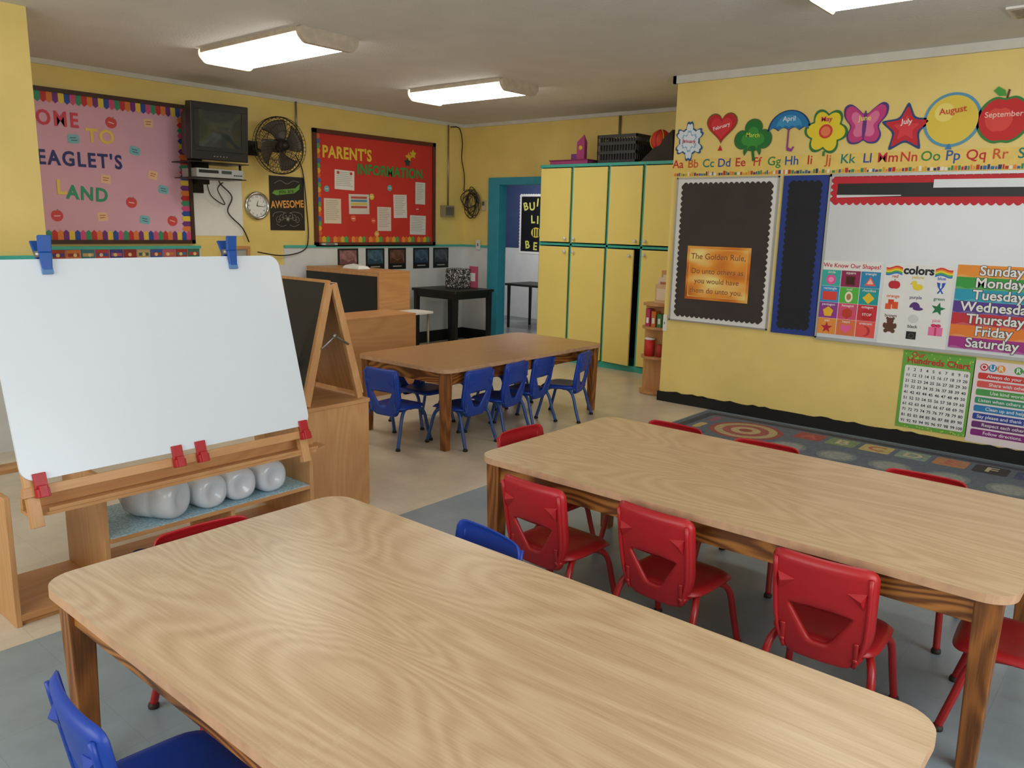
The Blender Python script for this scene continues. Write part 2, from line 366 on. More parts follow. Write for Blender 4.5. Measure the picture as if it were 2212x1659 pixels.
# ---------------- ceiling lights
lens=mat('lens_emit',(255,248,236),.4,.02,30,emit=8.5)
capm=mat('fixture_end',(198,184,164),.5,.12,20)
def fixture(x0,x1,y0,y1,label):
    e=empty('ceiling_light',((x0+x1)/2,(y0+y1)/2,HC));a,b=(x1-x0)/2,(y1-y0)/2
    prof=rounded([(-a+.03,0),(-a+.03,-.05),(-a+.07,-.09),(a-.07,-.09),(a-.03,-.05),(a-.03,0)],.03,4)
    n=len(prof);vs=[(x,-b+.035,z) for x,z in prof]+[(x,b-.035,z) for x,z in prof]
    g=G();g.add(vs,[(i,(i+1)%n,n+(i+1)%n,n+i) for i in range(n)]+[tuple(range(n)),tuple(range(2*n-1,n-1,-1))],lens);g.obj('diffuser',e)
    for s in(-1,1):
        p2=rounded([(-a,0),(-a,-.05),(-a+.05,-.098),(a-.05,-.098),(a,-.05),(a,0)],.02,3);n=len(p2)
        ya,yb=(-b,-b+.04) if s<0 else (b-.012,b)
        vs=[(x,ya,z) for x,z in p2]+[(x,yb,z) for x,z in p2]
        g=G();g.add(vs,[(i,(i+1)%n,n+(i+1)%n,n+i) for i in range(n)]+[tuple(range(n)),tuple(range(2*n-1,n-1,-1))],capm);g.obj('end_cap',e,label='cream end cap')
        g=G();X=s*(a-.012);g.box(min(X-.012,X+.012),max(X-.012,X+.012),-b+.04,b-.04,-.03,0,capm);g.obj('side_rail',e)
    tag(e,label,'light','ceiling lights')
fixture(3.26,3.74,4.60,5.88,'lit fluorescent wraparound light on ceiling')
fixture(5.38,5.87,4.72,5.92,'lit fluorescent wraparound light on ceiling')
fixture(4.13,4.58,.42,1.67,'lit fluorescent wraparound light on ceiling')
g=G();g.box(5.28,5.55,.75,1.0,HC-.012,HC,trimw)
for i in range(8): g.box(5.30+.03*i,5.315+.03*i,.77,.98,HC-.016,HC-.012,metal)
tag(center(g.obj('air_vent')),'white slatted air vent in ceiling','vent')
# ---------------- closet
e=empty('storage_closet',(7.4,4.6,0))
cols=[5.68,5.24,4.77,4.35,3.93,3.50];g=G()
g.box(XC,7.64,5.66,5.68,0,2.14,teal);g.box(XC,7.64,3.50,3.52,0,2.14,teal);g.box(XC-.01,7.64,3.50,5.69,2.115,2.145,teal);g.box(XC,7.64,3.52,5.66,.0,.06,teal);g.box(7.62,7.64,3.5,5.68,.06,2.1,blkp);g.box(XC,7.62,3.52,5.66,1.283,1.307,teal)  # near-black back panel paints the shade seen through the ajar door gap
for c in cols[1:-1]: g.box(XC,7.62,c-.012,c+.012,.06,2.115,teal)
g.obj('body',e,world=True)
def door(y0,y1,z0,z1,ang=0,knob=None):
    w=y0-y1;g=G();g.box(-.02,0,-w,0,z0,z1,closety)
    d=g.obj('door',e,bevel=.003);d.location=(XC-.001-7.4,y0-4.6,0);d.rotation_euler=(0,0,-math.radians(ang))
    if knob:
        g=G();g.lathe([(.006,0),(.007,.012),(.017,.018),(.017,.028),(.008,.034)],(-.02,-knob[0],knob[1]),white,16,axis='X');g.obj('knob',d,label='small white round knob')
for i in range(5):
    y0=cols[i]-.018;y1=cols[i+1]+.018;w=y0-y1
    left=i%2==1
    door(y0,y1,1.32,2.105,0,(.04 if left else w-.04,1.36))
    if i==2: door(y0,y1+.03,.07,1.27,7,(w-.07,1.21))
    else: door(y0,y1,.07,1.27,0,(.04 if left else w-.04,1.22))
tag(e,'tall yellow storage closet with teal frame and white knobs','closet')
g=G();cr_=mat('crate_black',(48,49,54),.5,.1)
x0,x1,y0,y1,z0,z1=7.2,7.55,4.50,4.98,2.147,2.43
for z in (z0,z0+.09,z0+.18,z1-.03):
    g.box(x0,x0+.012,y0,y1,z,z+.03,cr_);g.box(x1-.012,x1,y0,y1,z,z+.03,cr_);g.box(x0,x1,y0,y0+.012,z,z+.03,cr_);g.box(x0,x1,y1-.012,y1,z,z+.03,cr_)
k=14
for i in range(k+1):
    y=y0+(y1-y0-.012)*i/k
    g.box(x0+.001,x0+.011,y,y+.012,z0,z1,cr_);g.box(x1-.011,x1-.001,y,y+.012,z0,z1,cr_)
for i in range(10):
    x=x0+(x1-x0-.012)*i/9;g.box(x,x+.012,y0+.001,y0+.011,z0,z1,cr_);g.box(x,x+.012,y1-.011,y1-.001,z0,z1,cr_)
g.box(x0,x1,y0,y1,z0,z0+.006,cr_)
g.box(x0+.03,x1-.03,y0+.03,y1-.03,z0+.007,z1-.06,blkp)
tag(center(g.obj('milk_crate')),'black plastic lattice crate on top of closet','crate')
pk=col(176,66,124);g=G();g.box(7.2,7.5,5.10,5.60,2.147,2.19,pk);g.box(7.19,7.51,5.09,5.61,2.185,2.197,col(140,46,96))
tag(center(g.obj('storage_tray',bevel=.004)),'low pink plastic tray on top of closet','tray')
g=G();g.box(7.25,7.30,5.18,5.28,2.198,2.38,pk);g.add([(7.25,5.18,2.38),(7.30,5.18,2.38),(7.30,5.28,2.38),(7.25,5.28,2.38),(7.27,5.20,2.46)],[(0,1,4),(1,2,4),(2,3,4),(3,0,4)],pk);g.cyl((7.245,5.23,2.32),(7.25,5.23,2.32),.025,col(230,190,80));g.box(7.26,7.34,5.28,5.36,2.198,2.26,col(120,60,130))
tag(center(g.obj('toy_house')),'pink plastic toy standing in the tray','toy')
g=G();g.add([(7.2,4.08,2.147),(7.2,4.44,2.147),(7.55,4.44,2.147),(7.55,4.08,2.147),(7.2,4.1,2.44),(7.2,4.36,2.22),(7.55,4.36,2.22),(7.55,4.1,2.46)],[(0,1,2,3),(0,1,5,4),(1,2,6,5),(2,3,7,6),(3,0,4,7)],blkp)
tag(center(g.obj('equipment_bag',solid=.01,bevel=.004)),'black open bag holding a ball on closet','bag')
g=G();g.ball((7.28,4.27,2.35),.105,col(220,70,40),28);
for a in range(4): g.tube([(7.28+.106*math.cos(t)*math.cos(a*.785),4.27+.106*math.cos(t)*math.sin(a*.785),2.35+.106*math.sin(t)) for t in [2*math.pi*i/32 for i in range(32)]],.005,col(230,190,60) if a%2 else col(200,50,120),6,closed=True)
tag(center(g.obj('play_ball')),'red and orange rubber ball resting in black bag','ball')
g=G();g.tube([(XB-.02,5.0,HC-.04),(XB-.02,5.0,2.2)],.014,metal);tag(center(g.obj('conduit_pipe')),'thin grey conduit pipe dropping from ceiling','pipe')
# ---------------- right wall boards
alu=mat('aluminium',(180,182,182),.35,.03,metal=.6)
wb=mat('whiteboard_white',(220,223,229),.18,.015,3)
def child_w(g,name,parent,M,label=None):
    for i,v in enumerate(g.v): g.v[i]=M@v
    return g.obj(name,parent,world=True,label=label)
e=empty('chalkboard',(XR,2.97,.72));w=.88;h=1.19
g=G();g.prism(rect(-w/2,w/2,-h/2,h/2),0,.018,white);child_w(g,'backing_board',e,MR(2.97,1.315,0))
g=G()
for a in (rect(-w/2,w/2,h/2-.012,h/2),rect(-w/2,w/2,-h/2,-h/2+.012),rect(-w/2,-w/2+.012,-h/2,h/2),rect(w/2-.012,w/2,-h/2,h/2)): g.prism(a,.018,.026,alu)
child_w(g,'frame',e,MR(2.97,1.315,0))
g=G();g.prism(scallop(-w/2+.06,w/2-.06,-h/2+.055,h/2-.055,.016,.045),.018,.021,blkp);child_w(g,'scalloped_paper',e,MR(2.97,1.315,0))
tag(e,'white-framed board covered with scalloped black paper','board')
e=empty('bulletin_board',(XR,2.33,.72));w=.34;h=1.20
g=G();g.prism(rect(-w/2,w/2,-h/2,h/2),0,.018,col(30,58,140));child_w(g,'backing_board',e,MR(2.33,1.31,0))
g=G();g.prism(scallop(-w/2+.055,w/2-.055,-h/2+.05,h/2-.05,.014,.045),.018,.021,mat('dark_navy_paper',(34,34,42),.8,.1));child_w(g,'scalloped_paper',e,MR(2.33,1.31,0))
tag(e,'narrow blue-bordered panel with scalloped black paper','board')
e=empty('whiteboard',(XR,1.07,.70));w=2.17;h=1.21;yc=1.065
g=G();g.prism(rect(-w/2,w/2,-h/2,h/2),0,.016,wb);child_w(g,'writing_surface',e,MR(yc,1.31,0))
g=G()
for a in (rect(-w/2,w/2,h/2-.02,h/2),rect(-w/2,w/2,-h/2-.01,-h/2+.012),rect(-w/2,-w/2+.014,-h/2,h/2),rect(w/2-.014,w/2,-h/2,h/2)): g.prism(a,.016,.026,alu)
child_w(g,'frame',e,MR(yc,1.31,0))
rd=col(200,34,48)
g=G();g.prism(scallop(-w/2+.03,w/2-.03,h/2-.205,h/2-.025,.018,.05),.0165,.018,rd)
g.prism(rect(-w/2+.06,w/2-.07,h/2-.165,h/2-.07),.018,.0185,blk)
g.prism(rect(-w/2+.70,w/2-.07,h/2-.105,h/2-.05),.0186,.019,wb)
g.prism([(-w/2+.06,h/2-.17),(-w/2+.5,h/2-.158),(-w/2+.5,h/2-.152),(-w/2+.06,h/2-.15)],.0186,.019,wb)
child_w(g,'scalloped_border',e,MR(yc,1.31,0))
tag(e,'large whiteboard with red scalloped border along its top','whiteboard')
def gold_mat(name,cols_,met=.0):  # metallic sheen painted as soft light and dark noise in the base colour
    m=bpy.data.materials.new(name);m.use_nodes=True;nt=m.node_tree;N=nt.nodes;L=nt.links;b=N['Principled BSDF']
    b.inputs['Roughness'].default_value=.32;b.inputs['Metallic'].default_value=met
    tc=N.new('ShaderNodeTexCoord');mp=N.new('ShaderNodeMapping');mp.inputs['Rotation'].default_value=(0,0,.5);mp.inputs['Scale'].default_value=(2.2,4.5,1)
    no=N.new('ShaderNodeTexNoise');no.inputs['Scale'].default_value=1.3;no.inputs['Detail'].default_value=1
    L.new(tc.outputs['Object'],mp.inputs['Vector']);L.new(mp.outputs['Vector'],no.inputs['Vector'])
    r=N.new('ShaderNodeValToRGB');r.color_ramp.elements[0].position=.3;r.color_ramp.elements[1].position=.7
    r.color_ramp.elements[0].color=(*lin(cols_[0]),1);r.color_ramp.elements[1].color=(*lin(cols_[2]),1);q=r.color_ramp.elements.new(.5);q.color=(*lin(cols_[1]),1)
    L.new(no.outputs['Fac'],r.inputs['Fac']);L.new(r.outputs['Color'],b.inputs['Base Color']);return m
g=G();w,h=.56,.44
g.prism(rect(-w/2,w/2,-h/2,h/2),0,.003,gold_mat('gold_frame',((180,80,24),(226,130,44),(250,200,100))))
g.prism(rect(-w/2+.022,w/2-.022,-h/2+.022,h/2-.022),.003,.004,gold_mat('gold_line',((250,205,120),(240,170,70),(255,228,150))))
g.prism(rect(-w/2+.03,w/2-.03,-h/2+.03,h/2-.03),.004,.005,gold_mat('gold_painted_sheen',((208,104,34),(244,160,60),(255,236,150))))
br=col(150,72,24);hi=col(255,232,160)  # pale offset copy of the letters paints an embossed highlight
for i,(t,s) in enumerate((('The Golden Rule,',.068),('Do unto others as',.062),('you would have',.062),('them do unto you.',.062))):
    y=[.135,.015,-.065,-.145][i];g.text(t,.0012,y-.0012,s,hi,.0052,bold=.008);g.text(t,0,y,s,br,.0058,bold=.006)
tag(g.obj('golden_rule_poster',M=MR(2.99,1.137,.022)),'gold and orange motto poster on black paper','poster')
# shapes poster
g=G();w,h=.425,.55;g.prism(rect(-w/2,w/2,-h/2,h/2),0,.002,whp)
g.text('We Know Our Shapes!',0,h/2-.035,.043,col(200,30,50),.003,bold=.015)
cw,ch=w/3-.004,(h-.07)/4
cc=[(60,180,170),(150,40,90),(40,140,190),(50,150,210),(90,190,70),(30,160,160),(150,60,150),(220,80,120),(210,50,60),(240,150,60),(230,120,70),(240,90,80)]
names=['circle','square','triangle','rectangle','oval','rhombus','pentagon','hexagon','octagon','star','heart','crescent']
def ngon(cx,cy,r,n,a0=90): return [(cx+r*math.cos(math.radians(a0+360*i/n)),cy+r*math.sin(math.radians(a0+360*i/n))) for i in range(n)]
def star(cx,cy,R,r,n=5,a0=90): return [(cx+(R if i%2==0 else r)*math.cos(math.radians(a0+180*i/n)),cy+(R if i%2==0 else r)*math.sin(math.radians(a0+180*i/n))) for i in range(2*n)]
def heart(cx,cy,s,n=40):
    o=[]
    for i in range(n):
        t=2*math.pi*i/n;o.append((cx+s*16*math.sin(t)**3/17,cy+s*(13*math.cos(t)-5*math.cos(2*t)-2*math.cos(3*t)-math.cos(4*t)+2)/17))
    return o[::-1]
for i in range(12):
    c,r_=i%3,i//3;x=-w/2+.004+cw*(c+.5)+c*.002;y=h/2-.068-ch*(r_+.5)
    g.poly(rect(x-cw/2+.001,x+cw/2-.001,y-ch/2+.001,y+ch/2-.001),.0025,col(*cc[i]))
    g.text(names[i],x,y+ch*.36,.026,whp,.003,bold=.01)
    y-=.012;z=.003
    sh=[circ(x,y,.036),rect(x-.034,x+.034,y-.034,y+.034),ngon(x,y-.008,.044,3),rect(x-.052,x+.052,y-.032,y+.032),circ(x,y,.028,ry=.04),ngon(x,y,.042,4),ngon(x,y,.04,5),ngon(x,y,.04,6),ngon(x,y,.042,8,22.5),star(x,y,.045,.018),heart(x,y,.042),[(x+.036*math.cos(a),y+.036*math.sin(a)) for a in [math.radians(-110+220*k/16) for k in range(17)]]+[(x-.006+.022*math.cos(a),y+.03*math.sin(a)) for a in [math.radians(100-200*k/16) for k in range(17)]]][i]
    sc=[(240,90,160),(110,30,30),(250,90,80),(230,70,60),(250,240,220),(240,200,40),(245,190,40),(200,60,40),(200,30,40),(190,30,60),(240,100,160),(200,50,60)][i]
    g.poly(sh,z,col(*sc))
    if i==8: g.text('STOP',x,y,.028,whp,.0036,bold=.01)
    if i==1: g.poly(rect(x-.026,x+.026,y-.026,y+.026),.0036,col(70,20,20))
    if i==0: g.poly(circ(x,y,.02),.0036,col(250,150,200))
    if i in(2,4): g.poly([(x+(a-x)*.6,y+(b-y)*.6) for a,b in sh],.0036,col(255,200,180) if i==2 else col(180,140,80))
tag(g.obj('shapes_poster',M=MR(1.93,1.015,.0165)),'colorful shapes chart poster on the whiteboard','poster')
# colors poster
g=G();w,h=.45,.57;g.prism(rect(-w/2,w/2,-h/2,h/2),0,.002,whp)
rb=[(230,50,50),(240,150,40),(250,220,50),(80,180,80),(60,120,210)]
for sgn in(-1,1):
    for k,c in enumerate(rb):
        xs=[sgn*(.105+.11*i/10) for i in range(11)];f_=lambda x,o: h/2-.018-.011*k-o+.008*math.sin(abs(x)*55)
        g.poly([(x,f_(x,0)) for x in xs]+[(x,f_(x,.011)) for x in xs[::-1]],.0025,col(*c))
g.text('colors',0,h/2-.04,.078,col(30,30,40),.003,bold=.04)
items=[('red',-.15,.14,(200,40,50)),('yellow',0,.14,(240,215,60)),('blue',.15,.14,(40,90,190)),('orange',-.15,0,(235,90,40)),('purple',0,0,(90,50,130)),('green',.15,0,(20,120,70)),('brown',-.15,-.14,(100,60,40)),('black',0,-.19,(25,25,25)),('pink',.15,-.15,(240,120,170)),('white',0,-.09,(215,215,215))]
for n,x,y,c in items:
    cc_=col(*c)
    if n!='white': g.text(n,x,y+.06 if n!='black' else y+.045,.031,cc_ if n!='yellow' else col(225,190,60),.003,bold=.015)
    if n=='red': g.poly(circ(x-.012,y,.028,16),.003,cc_);g.poly(circ(x+.012,y,.028,16),.0031,cc_);g.poly(rect(x-.002,x+.003,y+.02,y+.04),.0033,col(90,50,20))
    elif n=='yellow': g.poly(circ(x+.005,y-.008,.034,18,ry=.022),.003,cc_);g.poly(circ(x-.02,y+.018,.018,14),.0031,cc_);g.poly([(x-.036,y+.018),(x-.05,y+.012),(x-.036,y+.01)],.0032,col(240,140,30))
    elif n=='blue':
        for d in(-1,1): g.poly([(x+d*.005,y+.03),(x+d*.028,y+.034),(x+d*.02,y+.005),(x-d*.012,y-.045),(x-d*.02,y-.04),(x+d*.006,y+.0)],.003+.0002*d,cc_)
    elif n=='orange':
        g.poly(rect(x-.045,x-.005,y-.035,y+.005),.003,cc_);g.poly(rect(x,x+.04,y-.03,y+.02),.003,cc_);g.poly(rect(x-.028,x+.01,y+.0,y+.035),.0031,col(220,70,30))
    elif n=='purple': g.poly([(x+.035*math.cos(a),y-.012+.04*math.sin(a)) for a in [math.pi*k/14 for k in range(15)]],.003,cc_);g.poly(circ(x+.022,y-.018,.034,16,ry=.012),.0031,cc_)
    elif n=='green': g.poly(star(x,y-.008,.048,.02,5,80),.003,cc_)
    elif n=='brown':
        g.poly(circ(x,y-.02,.034,18,ry=.036),.003,cc_);g.poly(circ(x,y+.022,.024,16),.0031,cc_)
        for d in(-1,1): g.poly(circ(x+d*.02,y+.04,.01,10),.0032,cc_);g.poly(circ(x+d*.035,y-.012,.012,12,ry=.02),.0032,cc_);g.poly(circ(x+d*.024,y-.05,.015,12),.0032,cc_)
    elif n=='black': g.poly(rect(x-.035,x+.03,y-.045,y+.01),.003,cc_);g.poly(circ(x,y-.02,.02,16),.0032,col(70,70,70));g.poly(circ(x,y-.02,.012,16),.0034,cc_)
    elif n=='white': g.poly(circ(x,y,.034,18,ry=.03),.003,cc_)
    elif n=='pink': g.poly(rect(x-.045,x+.045,y-.045,y+.015),.003,cc_);g.poly(rect(x-.006,x+.006,y-.045,y+.015),.0032,col(220,50,110));g.poly(circ(x-.015,y+.026,.018,12,ry=.012),.0032,col(220,50,110));g.poly(circ(x+.015,y+.026,.018,12,ry=.012),.0032,col(220,50,110))
tag(g.obj('colors_poster',M=MR(1.475,1.0,.0165)),'white colors chart poster on the whiteboard','poster')
# days poster
g=G();w,h=.52,.565;g.prism(rect(-w/2,w/2,-h/2,h/2),0,.002,whp)
dc=[(240,150,50),(60,160,70),(40,160,190),(90,60,150),(200,50,60),(240,130,50),(170,50,140)]
for i,d in enumerate(('Sunday','Monday','Tuesday','Wednesday','Thursday','Friday','Saturday')):
    y1=h/2-i*h/7;y0=y1-h/7
    g.poly(rect(-w/2,w/2,y0,y1),.0025,col(*dc[i]))
    g.poly([(-w/2,y0+.01)]+[(-w/2+w*k/20,y0+.01+.008*math.sin(k*1.3+i)) for k in range(21)]+[(w/2,y0),(-w/2,y0)],.0027,col(*[min(255,int(v*.75+60)) for v in dc[i]]))
    g.text(d,0,(y0+y1)/2+.003,.090,col(50,40,60),.003,bold=.06);g.text(d,0,(y0+y1)/2+.003,.090,whp,.0036,bold=.022)
tag(g.obj('weekdays_poster',M=MR(.975,1.02,.0165)),'rainbow striped days of the week poster','poster')
# hundreds chart
g=G();w,h=.46,.56;g.prism(rect(-w/2,w/2,-h/2,h/2),0,.002,col(110,175,70))
for i in range(60):
    g.poly(circ(random.uniform(-w/2+.01,w/2-.01),random.choice([random.uniform(h/2-.09,h/2-.01),random.uniform(-h/2+.005,-h/2+.02)]),.005,8),.0022,col(190,220,90))
g.prism(rrect(-w/2+.022,w/2-.022,-h/2+.03,h/2-.105,.015,4),.002,.003,whp)
g.text('Our',-.13,h/2-.028,.05,col(210,60,40),.003,bold=.02);g.text('Hundreds Chart',.0,h/2-.070,.060,col(200,40,40),.0032,bold=.025)
nb=col(30,30,50)
for i in range(100):
    x=-w/2+.048+(i%10)*.0405;y=h/2-.135-(i//10)*.0415
    g.text(str(i+1),x,y,.029,nb,.0035,bold=.02,res=2)
tag(g.obj('number_chart_poster',M=MR(1.285,.405,.002)),'green bordered hundreds number chart on yellow wall','poster')
# rules
g=G();w,h=.52,.57;g.prism(rrect(-w/2,w/2,-h/2,h/2,.01,3),0,.002,mat('pale_pink_paper',(240,225,230),.7,.02))
oc=[(210,40,60),(40,140,190),(240,150,30),(90,60,150),(60,160,70),(220,60,120),(40,120,200),(200,40,60)]
for i,ch_ in enumerate('OUR RULES'):
    if ch_==' ': continue
    x=-w/2+.06+i*.050;g.poly(circ(x,h/2-.045,.025,16),.003,col(*oc[i%8]));g.text(ch_,x,h/2-.046,.046,whp,.0036,bold=.03)
rc=[(214,60,60),(225,90,90),(80,160,80),(60,150,110),(40,130,190),(50,70,160),(110,50,120),(140,40,130)]
for i,t in enumerate(('Always do your best.','Share with others.','Use kind words.','Listen when others speak.','Clean up and help.','Say please and thank you.','Respect each other.','Follow directions.')):
    y=h/2-.105-i*.056;g.poly(rrect(-w/2+.03,w/2-.03,y-.022,y+.022,.01,3),.003,col(*rc[i]));g.text(t,-.04,y,.032,whp,.0036,bold=.01)
tag(g.obj('class_rules_poster',M=MR(.80,.385,.002)),'pink class rules poster with colored bars on wall','poster')
# alphabet strip
g=G();g.prism(rect(-1.9,1.9,-.07,.07),0,.002,mat('strip_yellow',(238,206,110),.6,.05,20))
ac=[(200,40,50),(210,90,40),(30,130,120),(40,80,170),(200,40,60),(210,60,50),(60,140,70),(40,90,170)]
L_='ABCDEFGHIJKLMNOPQRSTUVWXYZ'
for i,c in enumerate(L_): g.text(c+c.lower(),-1.86+i*.1376,.028,.092,col(*ac[i%8]),.003,bold=.012)
bc=[(190,50,40),(60,110,170),(240,235,220),(60,140,90),(220,170,60),(110,60,130),(235,130,60),(40,60,110)]
x=-1.89
while x<1.87:
    ww=random.uniform(.010,.022);hh=random.uniform(.016,.034);g.poly(rect(x,x+ww,-.066,-.066+hh),.003,col(*random.choice(bc)));x+=ww+.004
tag(g.obj('alphabet_strip',M=MR(3.43-1.9+.03,1.99,.002)),'long yellow alphabet border strip above the boards','poster')
def cut(name,outs,y,z,txt,tcol,ts,rot,label,ty=0,tx=0):
    g=G()
    for i,(pts,c) in enumerate(outs):
        zz=.002+.0012*i
        if i==0: g.prism(pts,0,.002,col(*c))
        else: g.poly(pts,zz,col(*c))
    g.text(txt,tx,ty,ts*.9,col(*tcol),.002+.0012*(len(outs)+1),bold=.012,rot=math.radians(rot))
    o=g.obj(name,M=MR(y,z,.0045));tag(o,label,'decoration','month cutouts above the alphabet strip')
def scale(p,s,cx=0,cy=0): return [(cx+(x-cx)*s,cy+(y-cy)*s) for x,y in p]
def polar(fn,n=72,sy=1): return [(fn(2*math.pi*i/n)*math.cos(2*math.pi*i/n),sy*fn(2*math.pi*i/n)*math.sin(2*math.pi*i/n)) for i in range(n)]
sn=polar(lambda a:.145*(.52+.33*abs(math.cos(3*(a+math.pi/2)))**1.5+.12*abs(math.cos(9*a))),108,1.18)
cut('snowflake_cutout',[(sn,(40,90,140)),(scale(sn,.88),(225,235,245)),(scale(sn,.55),(150,190,225)),(scale(sn,.45),(232,240,248))],3.33,2.20,'January',(200,50,80),.045,-6,'white and blue snowflake month cutout')
ht=heart(0,.02,.14)
cut('heart_cutout',[(ht,(120,90,40)),(scale(ht,.92),(200,30,40)),(scale(ht,.7),(222,50,60)),([(-.02,-.155),(.02,-.155),(.0,-.11)],(200,30,40))],3.05,2.27,'February',(255,240,240),.045,14,'red heart month cutout on yellow wall',.03)
cl=polar(lambda a:.155*(.62+.38*abs(math.cos(2*(a)))**.7) if not (math.radians(245)<a<math.radians(295)) else .09,120)
cut('clover_cutout',[(cl,(60,110,60)),(scale(cl,.9),(30,120,50)),(scale(cl,.6),(60,150,60)),([(-.01,-.05),(.012,-.05),(.03,-.16),(.01,-.165)],(30,110,45))],2.78,2.19,'March',(225,235,80),.05,-5,'green clover month cutout on yellow wall',.03)
um=[(.165*math.cos(a),.0+.15*math.sin(a)) for a in [math.pi*k/24 for k in range(25)]];um2=[]
for k in range(24):
    x=-.165+.33*k/24;um2.append((x,-.0+.022*abs(math.sin(math.pi*k/6))))
um=um+um2
hd=[(-.006,.02),(.006,.02),(.006,-.12),(.03,-.135),(.045,-.115),(.055,-.12),(.035,-.155),(-.002,-.145),(-.006,-.12)]
cut('umbrella_cutout',[(um,(20,60,110)),(scale(um,.92,0,.05),(30,120,180)),(scale(um,.6,0,.06),(60,150,205)),([(x,y+.0) for x,y in hd],(150,60,150))],2.50,2.24,'April',(240,240,250),.055,0,'blue umbrella month cutout on yellow wall',.085)
fl=polar(lambda a:.16*(.72+.28*abs(math.cos(3*a+.3))),96,1.05)
cut('flower_cutout',[(fl,(50,120,60)),(scale(fl,.88),(240,215,50)),(circ(0,.0,.05),(220,60,60)),(circ(0,0,.035),(240,130,80)),(rect(-.008,.008,-.175,-.14),(60,130,60))],2.22,2.22,'May',(200,30,90),.055,0,'yellow flower month cutout on yellow wall',.085)
bf=[(0,-.1),(.03,-.13),(.10,-.13),(.125,-.07),(.09,-.01),(.15,.06),(.155,.13),(.11,.155),(.05,.11),(.012,.07),(0,.09),(-.012,.07),(-.05,.11),(-.11,.155),(-.155,.13),(-.15,.06),(-.09,-.01),(-.125,-.07),(-.10,-.13),(-.03,-.13)]
bf=rounded(bf,.03,3)
cut('butterfly_cutout',[(bf,(80,60,130)),(scale(bf,.9),(206,60,130)),(scale(bf,.62),(230,120,165)),(circ(0,0,.014,16,ry=.10),(110,50,130))],1.95,2.25,'June',(250,235,120),.055,0,'pink butterfly month cutout on yellow wall',.045)
sr=rounded(star(0,0,.185,.086),.03,3)
cut('star_cutout',[(sr,(30,70,130)),(scale(sr,.84),(205,35,50)),(scale(sr,.5),(225,60,70))],1.67,2.21,'July',(255,245,245),.055,0,'red star with blue glitter edge month cutout',.045)
cut('balloon_cutout',[(circ(0,0,.175,48),(90,156,190)),(circ(0,0,.157,48),(232,204,76)),(circ(-.05,.05,.06,24),(245,225,120)),([(-.02,-.19),(.02,-.19),(.006,-.155),(-.006,-.155)],(60,130,190))],1.39,2.25,'August',(214,60,40),.065,6,'yellow round balloon month cutout with blue edge',.06)
ap=polar(lambda a:.155*(1-.16*math.exp(-((a-math.pi/2)/.28)**2)-.08*math.exp(-((a-3*math.pi/2)/.2)**2)),96)
cut('apple_cutout',[(ap,(50,130,60)),(scale(ap,.9),(205,30,35)),(scale(ap,.5,-.05,0),(225,70,60)),([(0,.13),(.012,.13),(.02,.18),(.008,.185)],(90,60,30)),([(.0,.145),(-.04,.145),(-.075,.18),(-.05,.205),(-.01,.18)],(70,160,60))],1.09,2.235,'September',(255,200,190),.055,0,'red apple with green leaf month cutout',.03)
g=G();g.box(XR-.012,XR,3.435,3.47,.62,.76,white);g.box(XR-.016,XR-.012,3.448,3.457,.68,.70,metal);tag(center(g.obj('switch_plate',bevel=.002)),'white plate on corner of yellow wall','switch')
# ---------------- left wall boards
def bboard(x0,x1,z0,z1,paper,fr,fw_,label):
    e=empty('bulletin_board',((x0+x1)/2,YL,z0));cx,cz=(x0+x1)/2,(z0+z1)/2;a,b=(x1-x0)/2,(z1-z0)/2
    g=G();g.prism(rect(-a+.01,a-.01,-b+.01,b-.01),0,.012,paper);child_w(g,'backing_paper',e,ML(cx,cz,0))
    g=G()
    for q in (rect(-a,a,b-fw_,b),rect(-a,a,-b,-b+fw_),rect(-a,-a+fw_,-b,b),rect(a-fw_,a,-b,b)): g.prism(q,0,.03,fr)
    child_w(g,'frame',e,ML(cx,cz,0))
    tag(e,label,'bulletin board');return e
pinkp=mat('pink_paper',(224,174,194),.8,.04,2)
b1=bboard(2.06,3.95,1.245,2.505,pinkp,frame_br,.035,'pink bulletin board with colorful letters and rainbow border')
g=G();rbc=[(230,130,60),(120,50,130),(235,200,70),(40,80,160),(215,80,130),(60,150,110),(200,50,50)]
def bstrip(g,ax,ay,bx,by,nx,ny,d=.085,st=.045,cols_=rbc):
    l=math.hypot(bx-ax,by-ay);k=int(l/st)
    for i in range(k):
        t0,t1=i/k,(i+1)/k;p=(ax+(bx-ax)*t0,ay+(by-ay)*t0);q=(ax+(bx-ax)*t1,ay+(by-ay)*t1);m_=((p[0]+q[0])/2,(p[1]+q[1])/2)
        g.poly([p,q,(q[0]+nx*d*.75,q[1]+ny*d*.75),(m_[0]+nx*d,m_[1]+ny*d),(p[0]+nx*d*.75,p[1]+ny*d*.75)],.016,col(*cols_[i%len(cols_)]))
bstrip(g,2.095,2.47,3.915,2.47,0,-1);bstrip(g,2.095,1.28,3.915,1.28,0,1);bstrip(g,3.915,1.36,3.915,2.39,-1,0)
child_w(g,'rainbow_border',b1,ML(0,0,0))
def word(parent,t,x,z,s,c,bold=.03,align='CENTER',rot=0,sp=1,space=1):
    g=G();g.text(t,x,z,s,col(*c),.014,bold=bold,align=align,rot=rot,depth=.002,sx=sp,space=space);return child_w(g,'lettering',parent,ML(0,0,0),'cut-out paper letters')
word(b1,'WELCOME',2.97,2.26,.165,(214,70,90),.025,'RIGHT',sp=.85,space=1.25);word(b1,'TO',3.14,2.15,.16,(240,206,96),.025,space=1.1);word(b1,"EAGLET'S",3.31,1.945,.165,(44,50,112),.025,'RIGHT',sp=.85,space=1.22)
